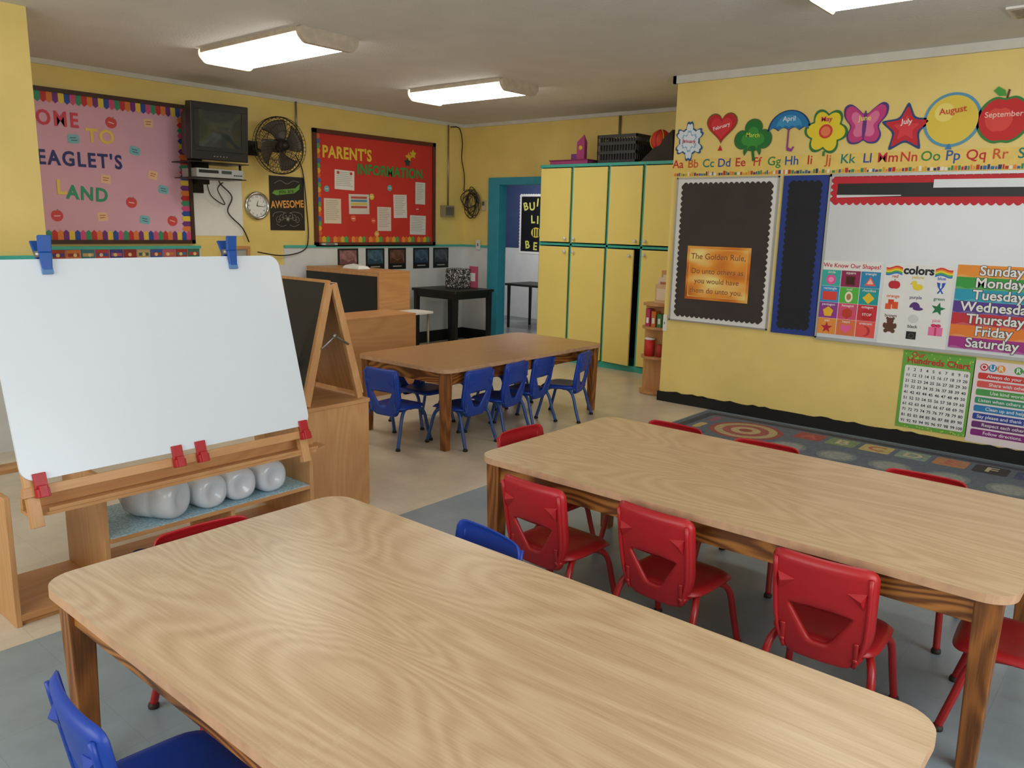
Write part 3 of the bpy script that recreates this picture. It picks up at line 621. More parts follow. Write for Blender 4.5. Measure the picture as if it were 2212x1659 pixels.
word(b1,'L',2.79,1.71,.165,(240,206,96),.025);word(b1,'AND',3.00,1.665,.16,(48,156,112),.025,rot=-.06,sp=.9,space=1.15)
stk=[(3.24,2.28,0),(3.57,2.31,1),(2.92,2.115,2),(3.43,2.06,2),(3.16,1.80,1),(3.58,1.86,1),(3.67,1.735,2),(3.37,1.61,0),(2.74,1.48,0),(3.11,1.48,1),(3.48,1.46,2),(3.74,1.455,0)]
for x,z,k in stk:
    g=G();rot=random.uniform(-.3,.3)
    if k==0: p=polar(lambda a:.048*(1-.15*math.exp(-((a-math.pi/2)/.3)**2)),32);g.prism(p,0,.002,col(215,75,75));g.poly([(0,.035),(.02,.055),(.005,.05)],.0025,col(60,130,60));g.poly(rect(-.025,.025,-.006,.002),.0026,col(240,200,190));nm,lb='apple_cutout','small red paper apple pinned to pink board'
    elif k==1: p=rounded(rect(-.042,.042,-.037,.037),.012,3);g.prism(p,0,.002,col(240,198,156));g.poly(rect(-.025,.025,.008,.014),.0026,col(190,80,60));g.poly(rect(-.025,.018,-.012,-.006),.0026,col(190,80,60));nm,lb='name_tag_cutout','small tan paper tag pinned to pink board'
    else: p=rounded(rect(-.047,.047,-.037,.037),.02,3);g.prism(p,0,.002,col(130,188,198));g.poly(rect(-.028,.02,.006,.012),.0026,col(50,80,110));g.poly(rect(-.02,.03,-.014,-.008),.0026,col(50,80,110));nm,lb='name_tag_cutout','small blue paper tag pinned to pink board'
    o=g.obj(nm,M=ML(x,z,.0125)@Matrix.Rotation(rot,4,'Z'));tag(o,lb,'cutout','paper cutouts on the pink board')
redp=mat('red_paper',(208,54,46),.7,.05,2)
b2=bboard(5.33,7.135,1.21,2.45,redp,mat('brown_frame',(96,50,38),.5,.15,20),.045,'red bulletin board with parent notices in brown frame')
g=G();bstrip(g,5.375,1.255,7.09,1.255,0,1,.07,.05,[(220,110,50),(230,180,60),(90,170,90),(200,70,60),(240,150,60)]);bstrip(g,5.375,1.33,5.375,2.40,1,0,.05,.05,[(220,110,50),(230,180,60),(90,170,90),(60,110,180)])
child_w(g,'printed_border',b2,ML(0,0,0))
word(b2,"PARENT'S",5.79,2.215,.175,(240,206,70),.03,sp=.85,space=1.08);word(b2,'INFORMATION',6.42,2.06,.155,(56,152,76),.03,sp=.92,space=1.05)
g=G()
for i,(x,z,c) in enumerate(((6.70,2.25,(230,180,50)),(6.77,2.29,(220,190,60)),(6.68,2.19,(40,70,60)))): g.prism(rounded(star(x,z,.06,.03),.01,2),.013+.0006*i,.0145+.0006*i,col(*c))
child_w(g,'star_cluster',b2,ML(0,0,0))
pap=[(5.61,5.88,1.83,2.04,(236,236,228)),(6.81,6.97,1.71,1.97,(225,225,220)),(5.46,5.69,1.46,1.73,(228,215,190)),(5.80,6.09,1.57,1.79,(220,215,205)),(6.21,6.42,1.385,1.66,(230,214,202)),(6.46,6.67,1.54,1.81,(232,228,224)),(6.72,6.98,1.345,1.575,(225,225,222))]
gy=col(150,146,142)
for i,(a,b,c,d,cl_) in enumerate(pap):
    w,h=b-a,d-c;g=G();g.prism(rect(-w/2,w/2,-h/2,h/2),0,.0015,col(*cl_))
    if i==3:
        for k,cc2 in enumerate(((200,90,80),(90,150,180),(230,200,90),(200,90,80))): g.poly(rect(-w/2+.03,w/2-.03,h/2-.05-.035*k,h/2-.025-.035*k),.002,col(*cc2))
    else:
        for k in range(int(h/.022)-1): g.poly(rect(-w/2+.02,w/2-random.uniform(.02,.07),h/2-.026-.020*k,h/2-.022-.020*k),.002,gy)
        if i==0:
            for s in(-1,1): g.poly(circ(s*.09,h/2-.03,.018,14),.0025,col(200,70,60))
    tag(g.obj('paper_notice',M=ML((a+b)/2,(c+d)/2,.0125)@Matrix.Rotation(random.uniform(-.03,.03),4,'Z')),'printed paper notice pinned to red bulletin board','paper','notices on the red board')
for x,z,c in ((5.50,1.83,(110,180,180)),(6.13,1.77,(230,200,90)),(5.86,1.52,(230,110,70)),(6.15,1.50,(230,90,60)),(6.40,1.88,(110,180,180)),(6.84,1.65,(205,60,60)),(6.20,1.35,(230,180,90))):
    g=G();g.prism(circ(0,0,.035,16),0,.002,col(*c));g.poly(rect(-.02,.02,-.004,.004),.0026,col(250,240,220))
    tag(g.obj('paper_tag',M=ML(x,z,.0125)),'small round paper tag on red board','cutout','paper tags on the red board')
# awesome poster
g=G();w,h=.42,.55;g.prism(rect(-w/2,w/2,-h/2,h/2),0,.004,mat('poster_black',(34,33,32),.5,.1))
gr=col(110,165,66);og=col(240,170,84);wh2=col(170,166,152)
g.poly([(-.15,.13),(.10,.16),(.16,.21),(.15,.15),(.09,.11),(-.13,.08),(-.18,.10)],.005,gr)
g.tube([(-.15,.20,.005),(-.08,.23,.005),(.0,.20,.005),(.08,.235,.005),(.15,.22,.005)],.002,wh2,5,k=5)
g.text('you are',-.01,.125,.06,col(30,30,30),.0056,bold=.01,rot=.08)
g.text('AWESOME',0,-.01,.105,og,.0055,bold=.02,sx=.80,rot=.05);
for s in(-1,1):
    for q in range(3):
        P=[(s*(.03+.04*q+.035*t/12*math.cos(t*.6)),-.13-.02*q+.035*t/12*math.sin(t*.6),.005) for t in range(14)];g.tube(P,.0018,wh2,5)
    g.tube([(s*.02,-.10,.005),(s*.08,-.085,.005),(s*.16,-.10,.005),(s*.18,-.14,.005)],.0018,wh2,5,k=4)
    g.tube([(s*.02,-.22,.005),(s*.08,-.235,.005),(s*.14,-.21,.005)],.0018,wh2,5,k=4)
g.poly(star(0,-.16,.03,.010,8),.005,wh2)
tag(g.obj('chalk_art_poster',M=ML(5.0,1.655,.004)),'black chalk-style AWESOME poster on yellow wall','poster')
g=G();g.prism(rect(-.285,.285,-.285,.285),0,.002,whp);tag(g.obj('paper_poster',M=ML(4.19,1.605,.004)),'plain white square paper sheet below the television','poster')
for i,(a,b) in enumerate(((5.63,5.92),(6.03,6.31),(6.37,6.65),(6.77,7.04),(7.11,7.38))):
    w,h=b-a,.25;g=G();g.prism(rect(-w/2,w/2,-h/2,h/2),0,.003,blk)
    pc=[(150,110,110),(70,100,120),(110,74,60),(70,94,120),(80,88,98)][i]
    g.poly(rect(-w/2+.025,w/2-.025,-h/2+.07,h/2-.02),.0035,mat('photo_%d'%i,pc,.4,.6,14))
    g.poly([(-w/2+.025,-h/2+.07),(w/2-.025,-h/2+.07),(w/2-.06,-h/2+.13),(0,-h/2+.10),(-w/2+.05,-h/2+.14)],.004,col(*[max(0,v-30) for v in pc]))
    g.poly(rect(-w/4,w/4,-h/2+.03,-h/2+.042),.004,col(170,170,170))
    tag(g.obj('photo_poster',M=ML((a+b)/2,1.06,.014)),'small black-bordered landscape photo poster on white wainscot','poster','photo posters on the wainscot')
bcs=[(170,60,40),(210,120,60),(60,120,130),(190,60,60),(70,60,140),(150,50,50),(200,170,120),(60,90,160),(190,90,110),(170,50,40),(60,110,90)]
for i in range(11):
    a=2.66+i*.121;g=G();g.prism(rect(-.057,.057,-.045,.045),0,.006,col(*bcs[i]))
    g.poly(rect(-.045,.045,-.012,.016),.0065,col(*bcs[(i+4)%11]));g.poly(circ(random.uniform(-.02,.02),.0,.016,12),.007,col(235,205,140))
    tag(g.obj('story_card',M=ML(a+.06,1.15,.014)),'small colorful picture card on the wall','card','picture cards under the pink board')
g=G()
for q in (rect(-.15,.15,.10,.13),rect(-.15,-.12,-.35,.10),rect(.12,.15,-.35,.10)): g.prism(q,0,.03,birchx)
g.prism(rect(-.12,.12,-.35,.10),0,.008,mat('grey_panel',(170,170,165),.6));tag(g.obj('wooden_frame',M=ML(4.37,1.09,.014)),'light wooden framed panel against the wall','frame')
g=G();g.box(5.40,5.60,YL-.058,YL-.030,1.2255,1.247,mat('handset_grey',(190,194,196),.4,.03));g.box(5.44,5.56,YL-.060,YL-.058,1.232,1.242,dmetal);tag(center(g.obj('handset',bevel=.004)),'small pale grey device lying on teal rail','device')
# clock
e=empty('wall_clock',(4.635,YL,1.62));Mc=ML(4.635,1.62,0)
g=G();P=[(.125*math.cos(t),.125*math.sin(t),.02) for t in [2*math.pi*i/40 for i in range(40)]];g.tube(P,.017,chrome,12,closed=True);child_w(g,'rim',e,Mc,'silver chrome rim')
g=G();g.prism(circ(0,0,.118,40),.0,.012,whp)
for i in range(12):
    a=math.radians(90-30*(i+1));g.text(str(i+1),.092*math.cos(a),.092*math.sin(a),.028,blk,.0125,bold=.01)
child_w(g,'clock_face',e,Mc)
for ln,a in((.055,15),(.085,95)):
    g=G();a=math.radians(90-a);d=(math.cos(a),math.sin(a));n_=(-d[1]*.004,d[0]*.004)
    g.prism([(-n_[0],-n_[1]),(ln*d[0]-n_[0]*.3,ln*d[1]-n_[1]*.3),(ln*d[0]+n_[0]*.3,ln*d[1]+n_[1]*.3),(n_[0],n_[1])],.014,.016,blk);child_w(g,'hand',e,Mc,'black clock hand')
tag(e,'round silver-rimmed wall clock with white face','clock')
# TV
tvm=mat('tv_black',(32,32,33),.4,.08,10,.1,80)
e=empty('television',(3.98,7.0,1.99));X0,X1,Y0,Z0,Z1=3.71,4.255,6.86,1.995,2.485
g=G();g.box(X0,X1,Y0,Y0+.10,Z0,Z1,tvm)
a=[(X0+.01,Y0+.10,Z0+.01),(X1-.01,Y0+.10,Z0+.01),(X1-.01,Y0+.10,Z1-.01),(X0+.01,Y0+.10,Z1-.01),(X0+.09,Y0+.38,Z0+.05),(X1-.09,Y0+.38,Z0+.05),(X1-.09,Y0+.38,Z1-.10),(X0+.09,Y0+.38,Z1-.10)]
g.add(a,[(0,1,5,4),(1,2,6,5),(2,3,7,6),(3,0,4,7),(4,5,6,7)],tvm);g.obj('body',e,world=True,bevel=.008)
g=G();n=12;vs=[];SX,SZ=.205,.16;cx,cz=3.982,2.265
for i in range(n+1):
    for j in range(n+1):
        u_,v_=i/n*2-1,j/n*2-1;vs.append((cx+u_*SX*(1-.03*v_*v_),Y0-.002-.012*(1-u_*u_)*(1-v_*v_)-.004,cz+v_*SZ*(1-.03*u_*u_)))
g.add(vs,[(i*(n+1)+j,(i+1)*(n+1)+j,(i+1)*(n+1)+j+1,i*(n+1)+j+1) for i in range(n) for j in range(n)],mat('screen_glass',(48,56,53),.08,.05,spec=.8),True);g.obj('screen',e,world=True,label='dark curved glass screen')
g=G()
for q in(rect(cx-SX-.03,cx+SX+.03,cz+SZ,cz+SZ+.025),rect(cx-SX-.03,cx+SX+.03,cz-SZ-.025,cz-SZ),rect(cx-SX-.03,cx-SX,cz-SZ,cz+SZ),rect(cx+SX,cx+SX+.03,cz-SZ,cz+SZ)): g.add([(x,Y0-d,z) for d in(0,.012) for x,z in q],[(0,1,2,3),(7,6,5,4),(0,1,5,4),(1,2,6,5),(2,3,7,6),(3,0,4,7)],tvm)
g.obj('bezel',e,world=True,bevel=.004)
g=G()
for i in range(5): g.cyl((cx-.06+.03*i,Y0-.006,Z0+.035),(cx-.06+.03*i,Y0+.002,Z0+.035),.007,metal,n=10)
g.obj('button',e,world=True)
e.rotation_euler=(math.radians(4),0,math.radians(-3));e.location.z+=.012
tag(e,'old black tube television on a wall bracket','television')
g=G();g.box(3.70,4.25,6.88,7.22,1.975,1.985,dmetal);g.box(3.70,4.25,6.84,6.88,1.975,1.982,dmetal)
g.box(3.96,4.06,7.22,7.35,1.80,1.985,dmetal);g.box(3.96,4.06,7.335,7.355,1.72,2.1,dmetal)
for x in(3.72,4.22): g.box(x,x+.015,6.95,6.97,1.845,1.975,dmetal)
g.box(3.71,4.24,6.88,7.2,1.838,1.846,dmetal)
tag(center(g.obj('television_bracket')),'black metal wall bracket holding television and player','bracket')
g=G();sil=mat('silver_plastic',(165,167,165),.35,.04);g.box(3.74,4.20,6.86,7.12,1.848,1.925,sil);g.box(3.76,3.95,6.856,6.86,1.885,1.912,blk);g.box(3.98,4.08,6.856,6.86,1.885,1.912,col(50,60,60))
for i in range(5): g.box(4.10+.018*i,4.112+.018*i,6.855,6.86,1.87,1.88,blk)
tag(center(g.obj('video_player',bevel=.004)),'silver video player on bracket under television','video player')
# fan
fx,fy,fz,fr=4.71,7.02,2.20,.27
e=empty('wall_fan',(fx,YL,fz));fd=mat('fan_wire',(48,43,38),.45,.1,metal=.4)
g=G()
for rr,dy in((fr,0),(fr*.985,-.05),(fr*.985,.06),(fr*.75,-.085),(fr*.5,-.10),(fr*.25,-.11),(fr*.75,.09),(fr*.5,.10)):
    g.tube([(fx+rr*math.cos(t),fy+dy,fz+rr*math.sin(t)) for t in [2*math.pi*i/40 for i in range(40)]],.006 if rr==fr else .0028,fd,6,closed=True)
for i in range(44):
    t=2*math.pi*i/44;c,s_=math.cos(t),math.sin(t)
    g.tube([(fx+c*q*fr,fy+dy,fz+s_*q*fr) for q,dy in((.15,-.112),(.5,-.10),(.8,-.08),(.985,-.05),(1,0),(.985,.06),(.8,.085),(.4,.105))],.002,fd,5,k=2)
g.obj('cage',e,world=True)
bm=mat('fan_blade',(84,76,68),.4,.08,metal=.4)
for i in range(4):
    g=G();vs=[];n=8
    for a_ in range(n+1):
        for b_ in range(n+1):
            r_=.05+.19*a_/n;t=math.radians(i*90+(-32+64*b_/n)+25*a_/n);vs.append((fx+r_*math.cos(t),fy-.02+.05*(b_/n-.5),fz+r_*math.sin(t)))
    g.add(vs,[(a_*(n+1)+b_,(a_+1)*(n+1)+b_,(a_+1)*(n+1)+b_+1,a_*(n+1)+b_+1) for a_ in range(n) for b_ in range(n)],bm,True);g.obj('blade',e,world=True,solid=.003)
g=G();g.lathe([(.03,-.0),(.055,.01),(.06,.06),(.045,.11)],(fx,fy+.02,fz),fd,24,axis='Y');g.cyl((fx,fy-.11,fz),(fx,fy+.02,fz),.035,fd)
g.cyl((fx,fy+.02,fz),(fx,fy+.17,fz),.07,fd,.05);g.obj('motor',e,world=True)
g=G();g.tube([(fx,fy+.17,fz),(fx-.02,fy+.26,fz-.04),(fx-.12,YL-.03,fz-.02)],.018,fd,k=4);g.box(fx-.2,fx-.05,YL-.03,YL,fz-.09,fz+.05,fd);g.obj('wall_bracket',e,world=True)
tag(e,'dark metal wall-mounted cage fan','fan')
def cable(pts,r,lab,m=blk,nm='power_cable',k=6):
    g=G();g.tube(pts,r,m,7,k=k);tag(center(g.obj(nm)),lab,'cable')
cable([(4.3,7.33,1.95),(4.22,7.33,1.84),(4.35,7.33,1.70),(4.30,7.33,1.55),(4.45,7.33,1.40),(4.52,7.33,1.26)],.006,'black cable dangling below the television')
cable([(4.08,7.31,1.84),(4.12,7.31,1.70),(4.26,7.31,1.62),(4.19,7.31,1.76),(4.25,7.31,1.83)],.005,'looped black cable below the television')
cable([(5.10,7.33,2.15),(5.19,7.34,2.0),(5.23,7.34,1.6),(5.24,7.34,1.30),(5.16,7.32,1.17),(4.9,7.32,1.12),(4.6,7.31,1.16)],.006,'black cable hanging from the wall fan')
cable([(5.13,7.34,2.69),(5.13,7.34,2.35)],.010,'thin grey conduit above the fan',metal,'conduit_pipe',0)
cable([(7.36,7.34,2.69),(7.36,7.34,1.71)],.009,'thin grey conduit down to electrical box',metal,'conduit_pipe',0)
cable([(7.36,7.30,2.66),(7.50,7.29,2.66),(7.56,7.29,2.5),(7.55,7.29,2.3),(7.60,7.29,2.1),(7.60,7.29,1.9)],.007,'black cable draped in the room corner')
g=G()
for i in range(11):
    a_,b_=.07+.07*((i*37)%10)/10,.10+.08*((i*53)%10)/10;oy,oz=.04*math.sin(i*2.1),.05*math.cos(i*1.7)
    P=[(XB-.04-.004*i,7.16+oy+a_*math.cos(t)+.015*math.sin(3*t+i),1.76+oz+b_*math.sin(t)) for t in [2*math.pi*j/22 for j in range(22)]]
    g.tube(P,.005,dmetal if i%2 else col(96,86,76),6,closed=True)
tag(center(g.obj('cable_coil')),'tangled coil of dark cable hanging near corner','cable')
g=G();g.box(7.24,7.42,YL-.08,YL,1.57,1.71,mat('box_grey',(150,144,116),.5,.05));g.box(7.26,7.40,YL-.085,YL-.08,1.59,1.69,metal);tag(center(g.obj('electrical_box',bevel=.004)),'grey metal electrical box on yellow wall','electrical box')
g=G();g.box(XB-.025,XB,6.95,7.02,1.66,1.79,col(205,190,150));g.box(XB-.03,XB-.025,6.965,7.005,1.72,1.77,metal);tag(center(g.obj('thermostat',bevel=.004)),'beige thermostat beside the teal door frame','thermostat')
g=G();g.box(XB-.04,XB-.03,7.02,7.09,1.17,1.29,white);g.box(XB-.043,XB-.04,7.045,7.065,1.21,1.25,metal);tag(center(g.obj('light_switch',bevel=.002)),'white light switch beside the door','switch')
# ---------------- back storage
def cabinet(name,x0,x1,y0,y1,z1,label,blackface=False):
    e=empty(name,((x0+x1)/2,(y0+y1)/2,0));t=.018;g=G()
    g.box(x0,x1,y0,y0+t,0,z1,birchx);g.box(x0,x0+t,y0+t,y1,0,z1,birch);g.box(x1-t,x1,y0+t,y1,0,z1,birch);g.box(x0,x1,y0,y1,z1,z1+t,birchx)
    g.box(x0+t,x1-t,y0+t,y1,.05,.05+t,birchx);g.box(x0+t,x1-t,y0+t,y1,z1*.5,z1*.5+t,birchx);g.obj('body',e,world=True,bevel=.002)
    if blackface:
        g=G();g.box(x0-.012,x0-.001,y0+.03,y1-.01,.15,z1-.03,blk);g.obj('chalkboard_face',e,world=True,label='black chalkboard panel on cabinet back')
    tag(e,label,'cabinet');return e
cabinet('storage_cabinet',5.13,5.53,6.05,7.23,.995,'birch plywood cabinet with black panel back',True)
cabinet('storage_cabinet',4.02,4.9,5.28,5.68,.68,'low birch plywood cabinet with plain back')
e=empty('side_table',(5.25,5.86,0));g=G();g.prism(rrect(5.0,5.56,5.72,6.0,.03,4),.61,.628,white);g.obj('tabletop',e,world=True)
for x in(5.05,5.51):
    for y in(5.76,5.96): g=G();g.cyl((x,y,0),(x,y,.61),.012,metal);g.obj('leg',e,world=True)
tag(e,'small white-topped table beside birch cabinets','table')
e=empty('black_table',(6.94,6.82,0));g=G();g.prism(rrect(6.6,7.28,6.45,7.2,.02,3),.69,.72,blk);g.obj('tabletop',e,world=True,bevel=.003)
g=G();g.box(6.63,7.25,6.48,6.50,.62,.69,blk);g.box(6.63,7.25,7.15,7.17,.62,.69,blk);g.box(6.63,6.65,6.5,7.15,.62,.69,blk);g.box(7.23,7.25,6.5,7.15,.62,.69,blk);g.obj('apron',e,world=True)
for x in(6.65,7.23):
    for y in(6.5,7.15): g=G();g.taper(x,y,0,.69,.022,.028,blk);g.obj('leg',e,world=True,bevel=.003)
tag(e,'black painted square wooden table near doorway','table')
def dots_mat():
    m=mat('black_white_speckle',(30,30,30),.6);nt=m.node_tree;N=nt.nodes
    for n in N:
        if n.type=='TEX_NOISE' : n.inputs['Scale'].default_value=70
        if n.type=='VALTORGB': n.color_ramp.elements[0].color=(.02,.02,.02,1);n.color_ramp.elements[1].color=(.8,.8,.8,1);n.color_ramp.elements[0].position=.54;n.color_ramp.elements[1].position=.56
    return m
g=G();g.box(6.98,7.20,6.78,7.0,.722,.95,dots_mat());tag(center(g.obj('magazine_holder',bevel=.004)),'black and white speckled holder on black table','organizer')
g=G();g.box(7.22,7.25,6.70,6.82,.722,.98,col(200,90,120));g.box(7.215,7.22,6.72,6.80,.80,.90,whp);tag(center(g.obj('picture_book')),'pink upright book on black table','book')
g=G();g.add([(5.2,6.45,1.0135),(5.36,6.45,1.0135),(5.36,6.72,1.0135),(5.2,6.72,1.0135),(5.22,6.47,1.05),(5.34,6.47,1.04),(5.34,6.7,1.06),(5.22,6.7,1.045)],BF,whp);tag(center(g.obj('paper_stack',bevel=.006)),'crumpled white papers on birch cabinet','paper')
# ---------------- hall items
g=G();w,h=.74,.92;g.prism(scallop(-w/2,w/2,-h/2,h/2,.012,.05),0,.003,whp);g.prism(rect(-w/2+.03,w/2-.03,-h/2+.03,h/2-.03),.003,.005,blk)
yy=col(220,220,110)
for ch_,x,y,rt in (('B',-.25,.27,.25),('U',-.12,.27,.1),('I',-.01,.33,-.1),('L',.10,.31,.1),('D',.23,.30,-.1),('L',-.10,.07,.05),('I',.0,.06,0),('V',.10,.07,-.05),('E',.23,.08,0),('B',-.20,-.33,.15),('E',-.04,-.35,-.05)): g.text(ch_,x,y,.17,yy,.006,bold=.03,rot=rt)
g.poly(circ(-.03,-.13,.10,20,ry=.08),.006,col(225,200,60))
for i in(-1,0,1): g.poly(rect(-.03+i*.05-.012,-.03+i*.05+.012,-.19,-.07),.0066,blk)
tag(g.obj('bee_poster',M=MR(8.06,1.505,.002,10.1)),'black poster with yellow letters in next room','poster')
g=G();g.prism(rrect(8.9,9.5,6.9,7.7,.02,3),.62,.65,blk)
for x in(8.95,9.45):
    for y in(6.95,7.65): g.taper(x,y,0,.62,.014,.018,blk)
tag(center(g.obj('hall_table')),'black table standing in the next room','table')
# ---------------- corner shelf (round)
e=empty('corner_shelf',(6.40,3.655,0));cxx,cyy,rr=6.40,3.655,.155
for z in(.03,.35,.62,.83):
    g=G();g.prism(circ(cxx,cyy,rr,32),z-.02,z,birchx);g.obj('shelf_board',e,world=True,bevel=.002)
g=G();g.box(cxx-.009,cxx+.009,cyy-rr+.01,cyy+rr-.01,.03,.81,birch);g.box(cxx+.009,cxx+rr-.01,cyy-.009,cyy+.009,.03,.81,birch);g.obj('divider',e,world=True)
g=G();g.prism(circ(cxx,cyy,rr-.01,32),0,.0095,birchx);g.obj('base',e,world=True)
tag(e,'round birch revolving shelf beside yellow wall','shelf')
g=G();g.cyl((6.32,3.70,.351),(6.32,3.70,.50),.045,col(200,40,40));g.cyl((6.32,3.70,.50),(6.32,3.70,.515),.047,white);tag(center(g.obj('toy_canister')),'red canister with white lid on round shelf','container')
g=G();g.cyl((6.33,3.60,.351),(6.33,3.60,.46),.032,col(190,60,50));tag(center(g.obj('toy_canister')),'small red canister on round shelf','container')
for i,(y,c) in enumerate(((3.60,(70,140,90)),(3.66,(210,120,60)),(3.72,(180,60,90)))):
    g=G();g.box(6.29,6.36,y-.022,y+.022,.621,.74+.02*i,col(*c));g.box(6.288,6.29,y-.012,y+.012,.65,.70,whp);tag(center(g.obj('toy_box',bevel=.003)),'small colorful box on round shelf','box','small boxes on round shelf')
for i,(x,z) in enumerate(((6.36,1.00),(6.41,1.06),(6.46,1.12))):
    g=G();g.box(x,x+.02,3.52,3.70,.831,z,col(*[(225,190,150),(235,220,200),(215,160,110)][i]));g.box(x-.002,x,3.54,3.68,.86,z-.04,col(*[(240,225,200),(200,120,90),(235,225,210)][i]));tag(center(g.obj('card_folder')),'tan upright folder standing on round shelf','folder','folders on round shelf')
# ---------------- low open shelf with jugs
e=empty('open_shelf',(1.55,3.3,0));X0,X1,Y0,Y1,H=.90,2.215,3.11,3.50,.50;t=.02
for xa in (X0,X1-t): g=G();g.box(xa,xa+t,Y0,Y1,0,H,birch);g.obj('side_panel',e,world=True,bevel=.002)
g=G();g.box(X0+t,X1-t,Y0,Y1,.02,.045,birchx);g.box(X0+t,X1-t,Y0+.015,Y0+.03,0,.02,birchx);g.obj('bottom_board',e,world=True,bevel=.002)
g=G();g.box(X0,X1,Y0+.30,Y1,H,H+.018,birchx);g.obj('top_board',e,world=True,bevel=.002)
g=G();g.box(1.235,1.255,Y0+.01,Y1,.045,H,birch);g.obj('divider',e,world=True,bevel=.002)
g=G();g.box(1.255,X1-t,Y0,Y1,.222,.240,birchx);g.obj('middle_shelf',e,world=True,bevel=.002)
g=G();g.box(1.78,1.80,Y0+.01,Y1,.045,.222,birch);g.obj('divider',e,world=True,bevel=.002)
lm=mat('shelf_liner',(170,202,216),.6,.35,110)
g=G();g.box(1.257,X1-t-.002,Y0+.004,Y1-.004,.2401,.243,lm);g.obj('shelf_liner',e,world=True,label='pale blue patterned shelf liner')
tag(e,'low birch open shelf holding plastic jugs','shelf')
jm=mat('milky_plastic',(232,235,242),.22,.04,8,.25,16,spec=.7,trans=.18)
jp=[(1.50,3.235,.086,30),(1.700,3.25,.075,6),(1.856,3.255,.075,-2),(2.012,3.255,.075,2)]
for i,(x,y,r_,a) in enumerate(jp):
    e=empty('plastic_jug',(x,y,.243+r_));g=G()
    prof=[(.0,-.106),(.28,-.108),(.50,-.121),(.72,-.122),(.88,-.114),(.97,-.098),(1.0,-.075),(1.0,-.03),(.95,-.02),(1.0,-.01),(1.0,.06),(.85,.11),(.45,.15),(.26,.165),(.26,.19)]
    vs=[];n=32
    for k_,(s_,yy_) in enumerate(prof):
        for j in range(n):
            q=2*math.pi*j/n;c,s2=math.cos(q),math.sin(q);p=2.4 if s_>.7 else 2.1;rr=r_*max(s_,.01)/((abs(c)**p+abs(s2)**p)**(1/p));vs.append((rr*c,yy_,rr*s2))
    fs=[(k_*n+j,(k_+1)*n+j,(k_+1)*n+(j+1)%n,k_*n+(j+1)%n) for k_ in range(len(prof)-1) for j in range(n)]+[tuple(range(n))]
    g.add(vs,fs,jm,True);g.obj('body',e)
    g=G();g.tube([(0,.10,r_*.8),(0,.05,r_*1.0),(0,.12,r_*1.02),(0,.16,r_*.6),(0,.165,r_*.3)],.010,jm,8,k=4);g.obj('handle',e)
    e.rotation_euler=(0,0,math.radians(a));tag(e,'empty milky plastic gallon jug lying on shelf','jug','jugs on the open shelf')
g=G();g.lathe([(.05,0),(.06,.01),(.06,.05),(.045,.06)],(1.40,3.18,.046),col(200,30,30));g.cyl((1.40,3.18,.105),(1.40,3.18,.125),.035,col(30,70,170));tag(center(g.obj('toy_drum')),'red and blue round toy on shelf bottom','toy')
e=empty('end_cabinet',(2.46,3.45,0));g=G();g.box(2.265,2.655,3.225,3.245,0,.565,birch);g.box(2.635,2.655,3.245,3.70,0,.565,birch);g.box(2.265,2.285,3.245,3.70,0,.565,birch);g.box(2.26,2.66,3.22,3.705,.565,.585,birchx);g.box(2.285,2.635,3.245,3.69,.27,.29,birchx);g.box(2.285,2.635,3.245,3.69,.02,.04,birchx)
g.obj('body',e,world=True,bevel=.002);tag(e,'small birch plywood cabinet under the chalkboard easel','cabinet')
# chalkboard easel on cabinet
e=empty('chalkboard_easel',(2.45,3.46,.585))
def strut(g,a,b,w_,m):
    a,b=Vector(a),Vector(b);t=(b-a).normalized();n1=Vector((0,1,0));n2=t.cross(n1).normalized();vs=[]
    for p in(a,b):
        for s1,s2 in((-1,-1),(1,-1),(1,1),(-1,1)): vs.append(p+n1*s1*.012+n2*s2*w_)
    g.add(vs,BF,m)
for y in(3.26,3.66):
    for s in(-1,1):
        g=G();strut(g,(2.455+s*.012,y,1.185),(2.455+s*.165,y,.588),.016,birch);g.obj('leg',e,world=True,bevel=.002)
cbm=mat('chalkboard_black',(46,46,48),.6,.15,4)
T=Matrix.Translation((2.437,3.46,1.19))@Matrix.Rotation(math.radians(15.2),4,'Y')
g=G();g.box(-.012,-.002,-.21,.21,-.60,0,cbm,T);g.obj('chalkboard_surface',e,world=True,label='black chalkboard surface')
g=G();g.box(-.016,.002,-.215,.215,0,.015,birchx,T);g.box(-.016,.002,-.215,-.195,-.6,0,birch,T);g.obj('board_frame',e,world=True)
T2=Matrix.Translation((2.473,3.46,1.19))@Matrix.Rotation(math.radians(-15.2),4,'Y')
g=G();g.box(.002,.012,-.21,.21,-.60,0,birch,T2);g.obj('rear_panel',e,world=True)
g=G();g.tube([(2.375,3.24,.87),(2.455,3.24,.93),(2.54,3.24,.88)],.006,metal);g.cyl((2.455,3.232,.93),(2.455,3.246,.93),.012,metal);g.obj('hinge_brace',e,world=True,label='metal folding brace')
tag(e,'wooden A-frame easel with black chalkboard on cabinet','easel')
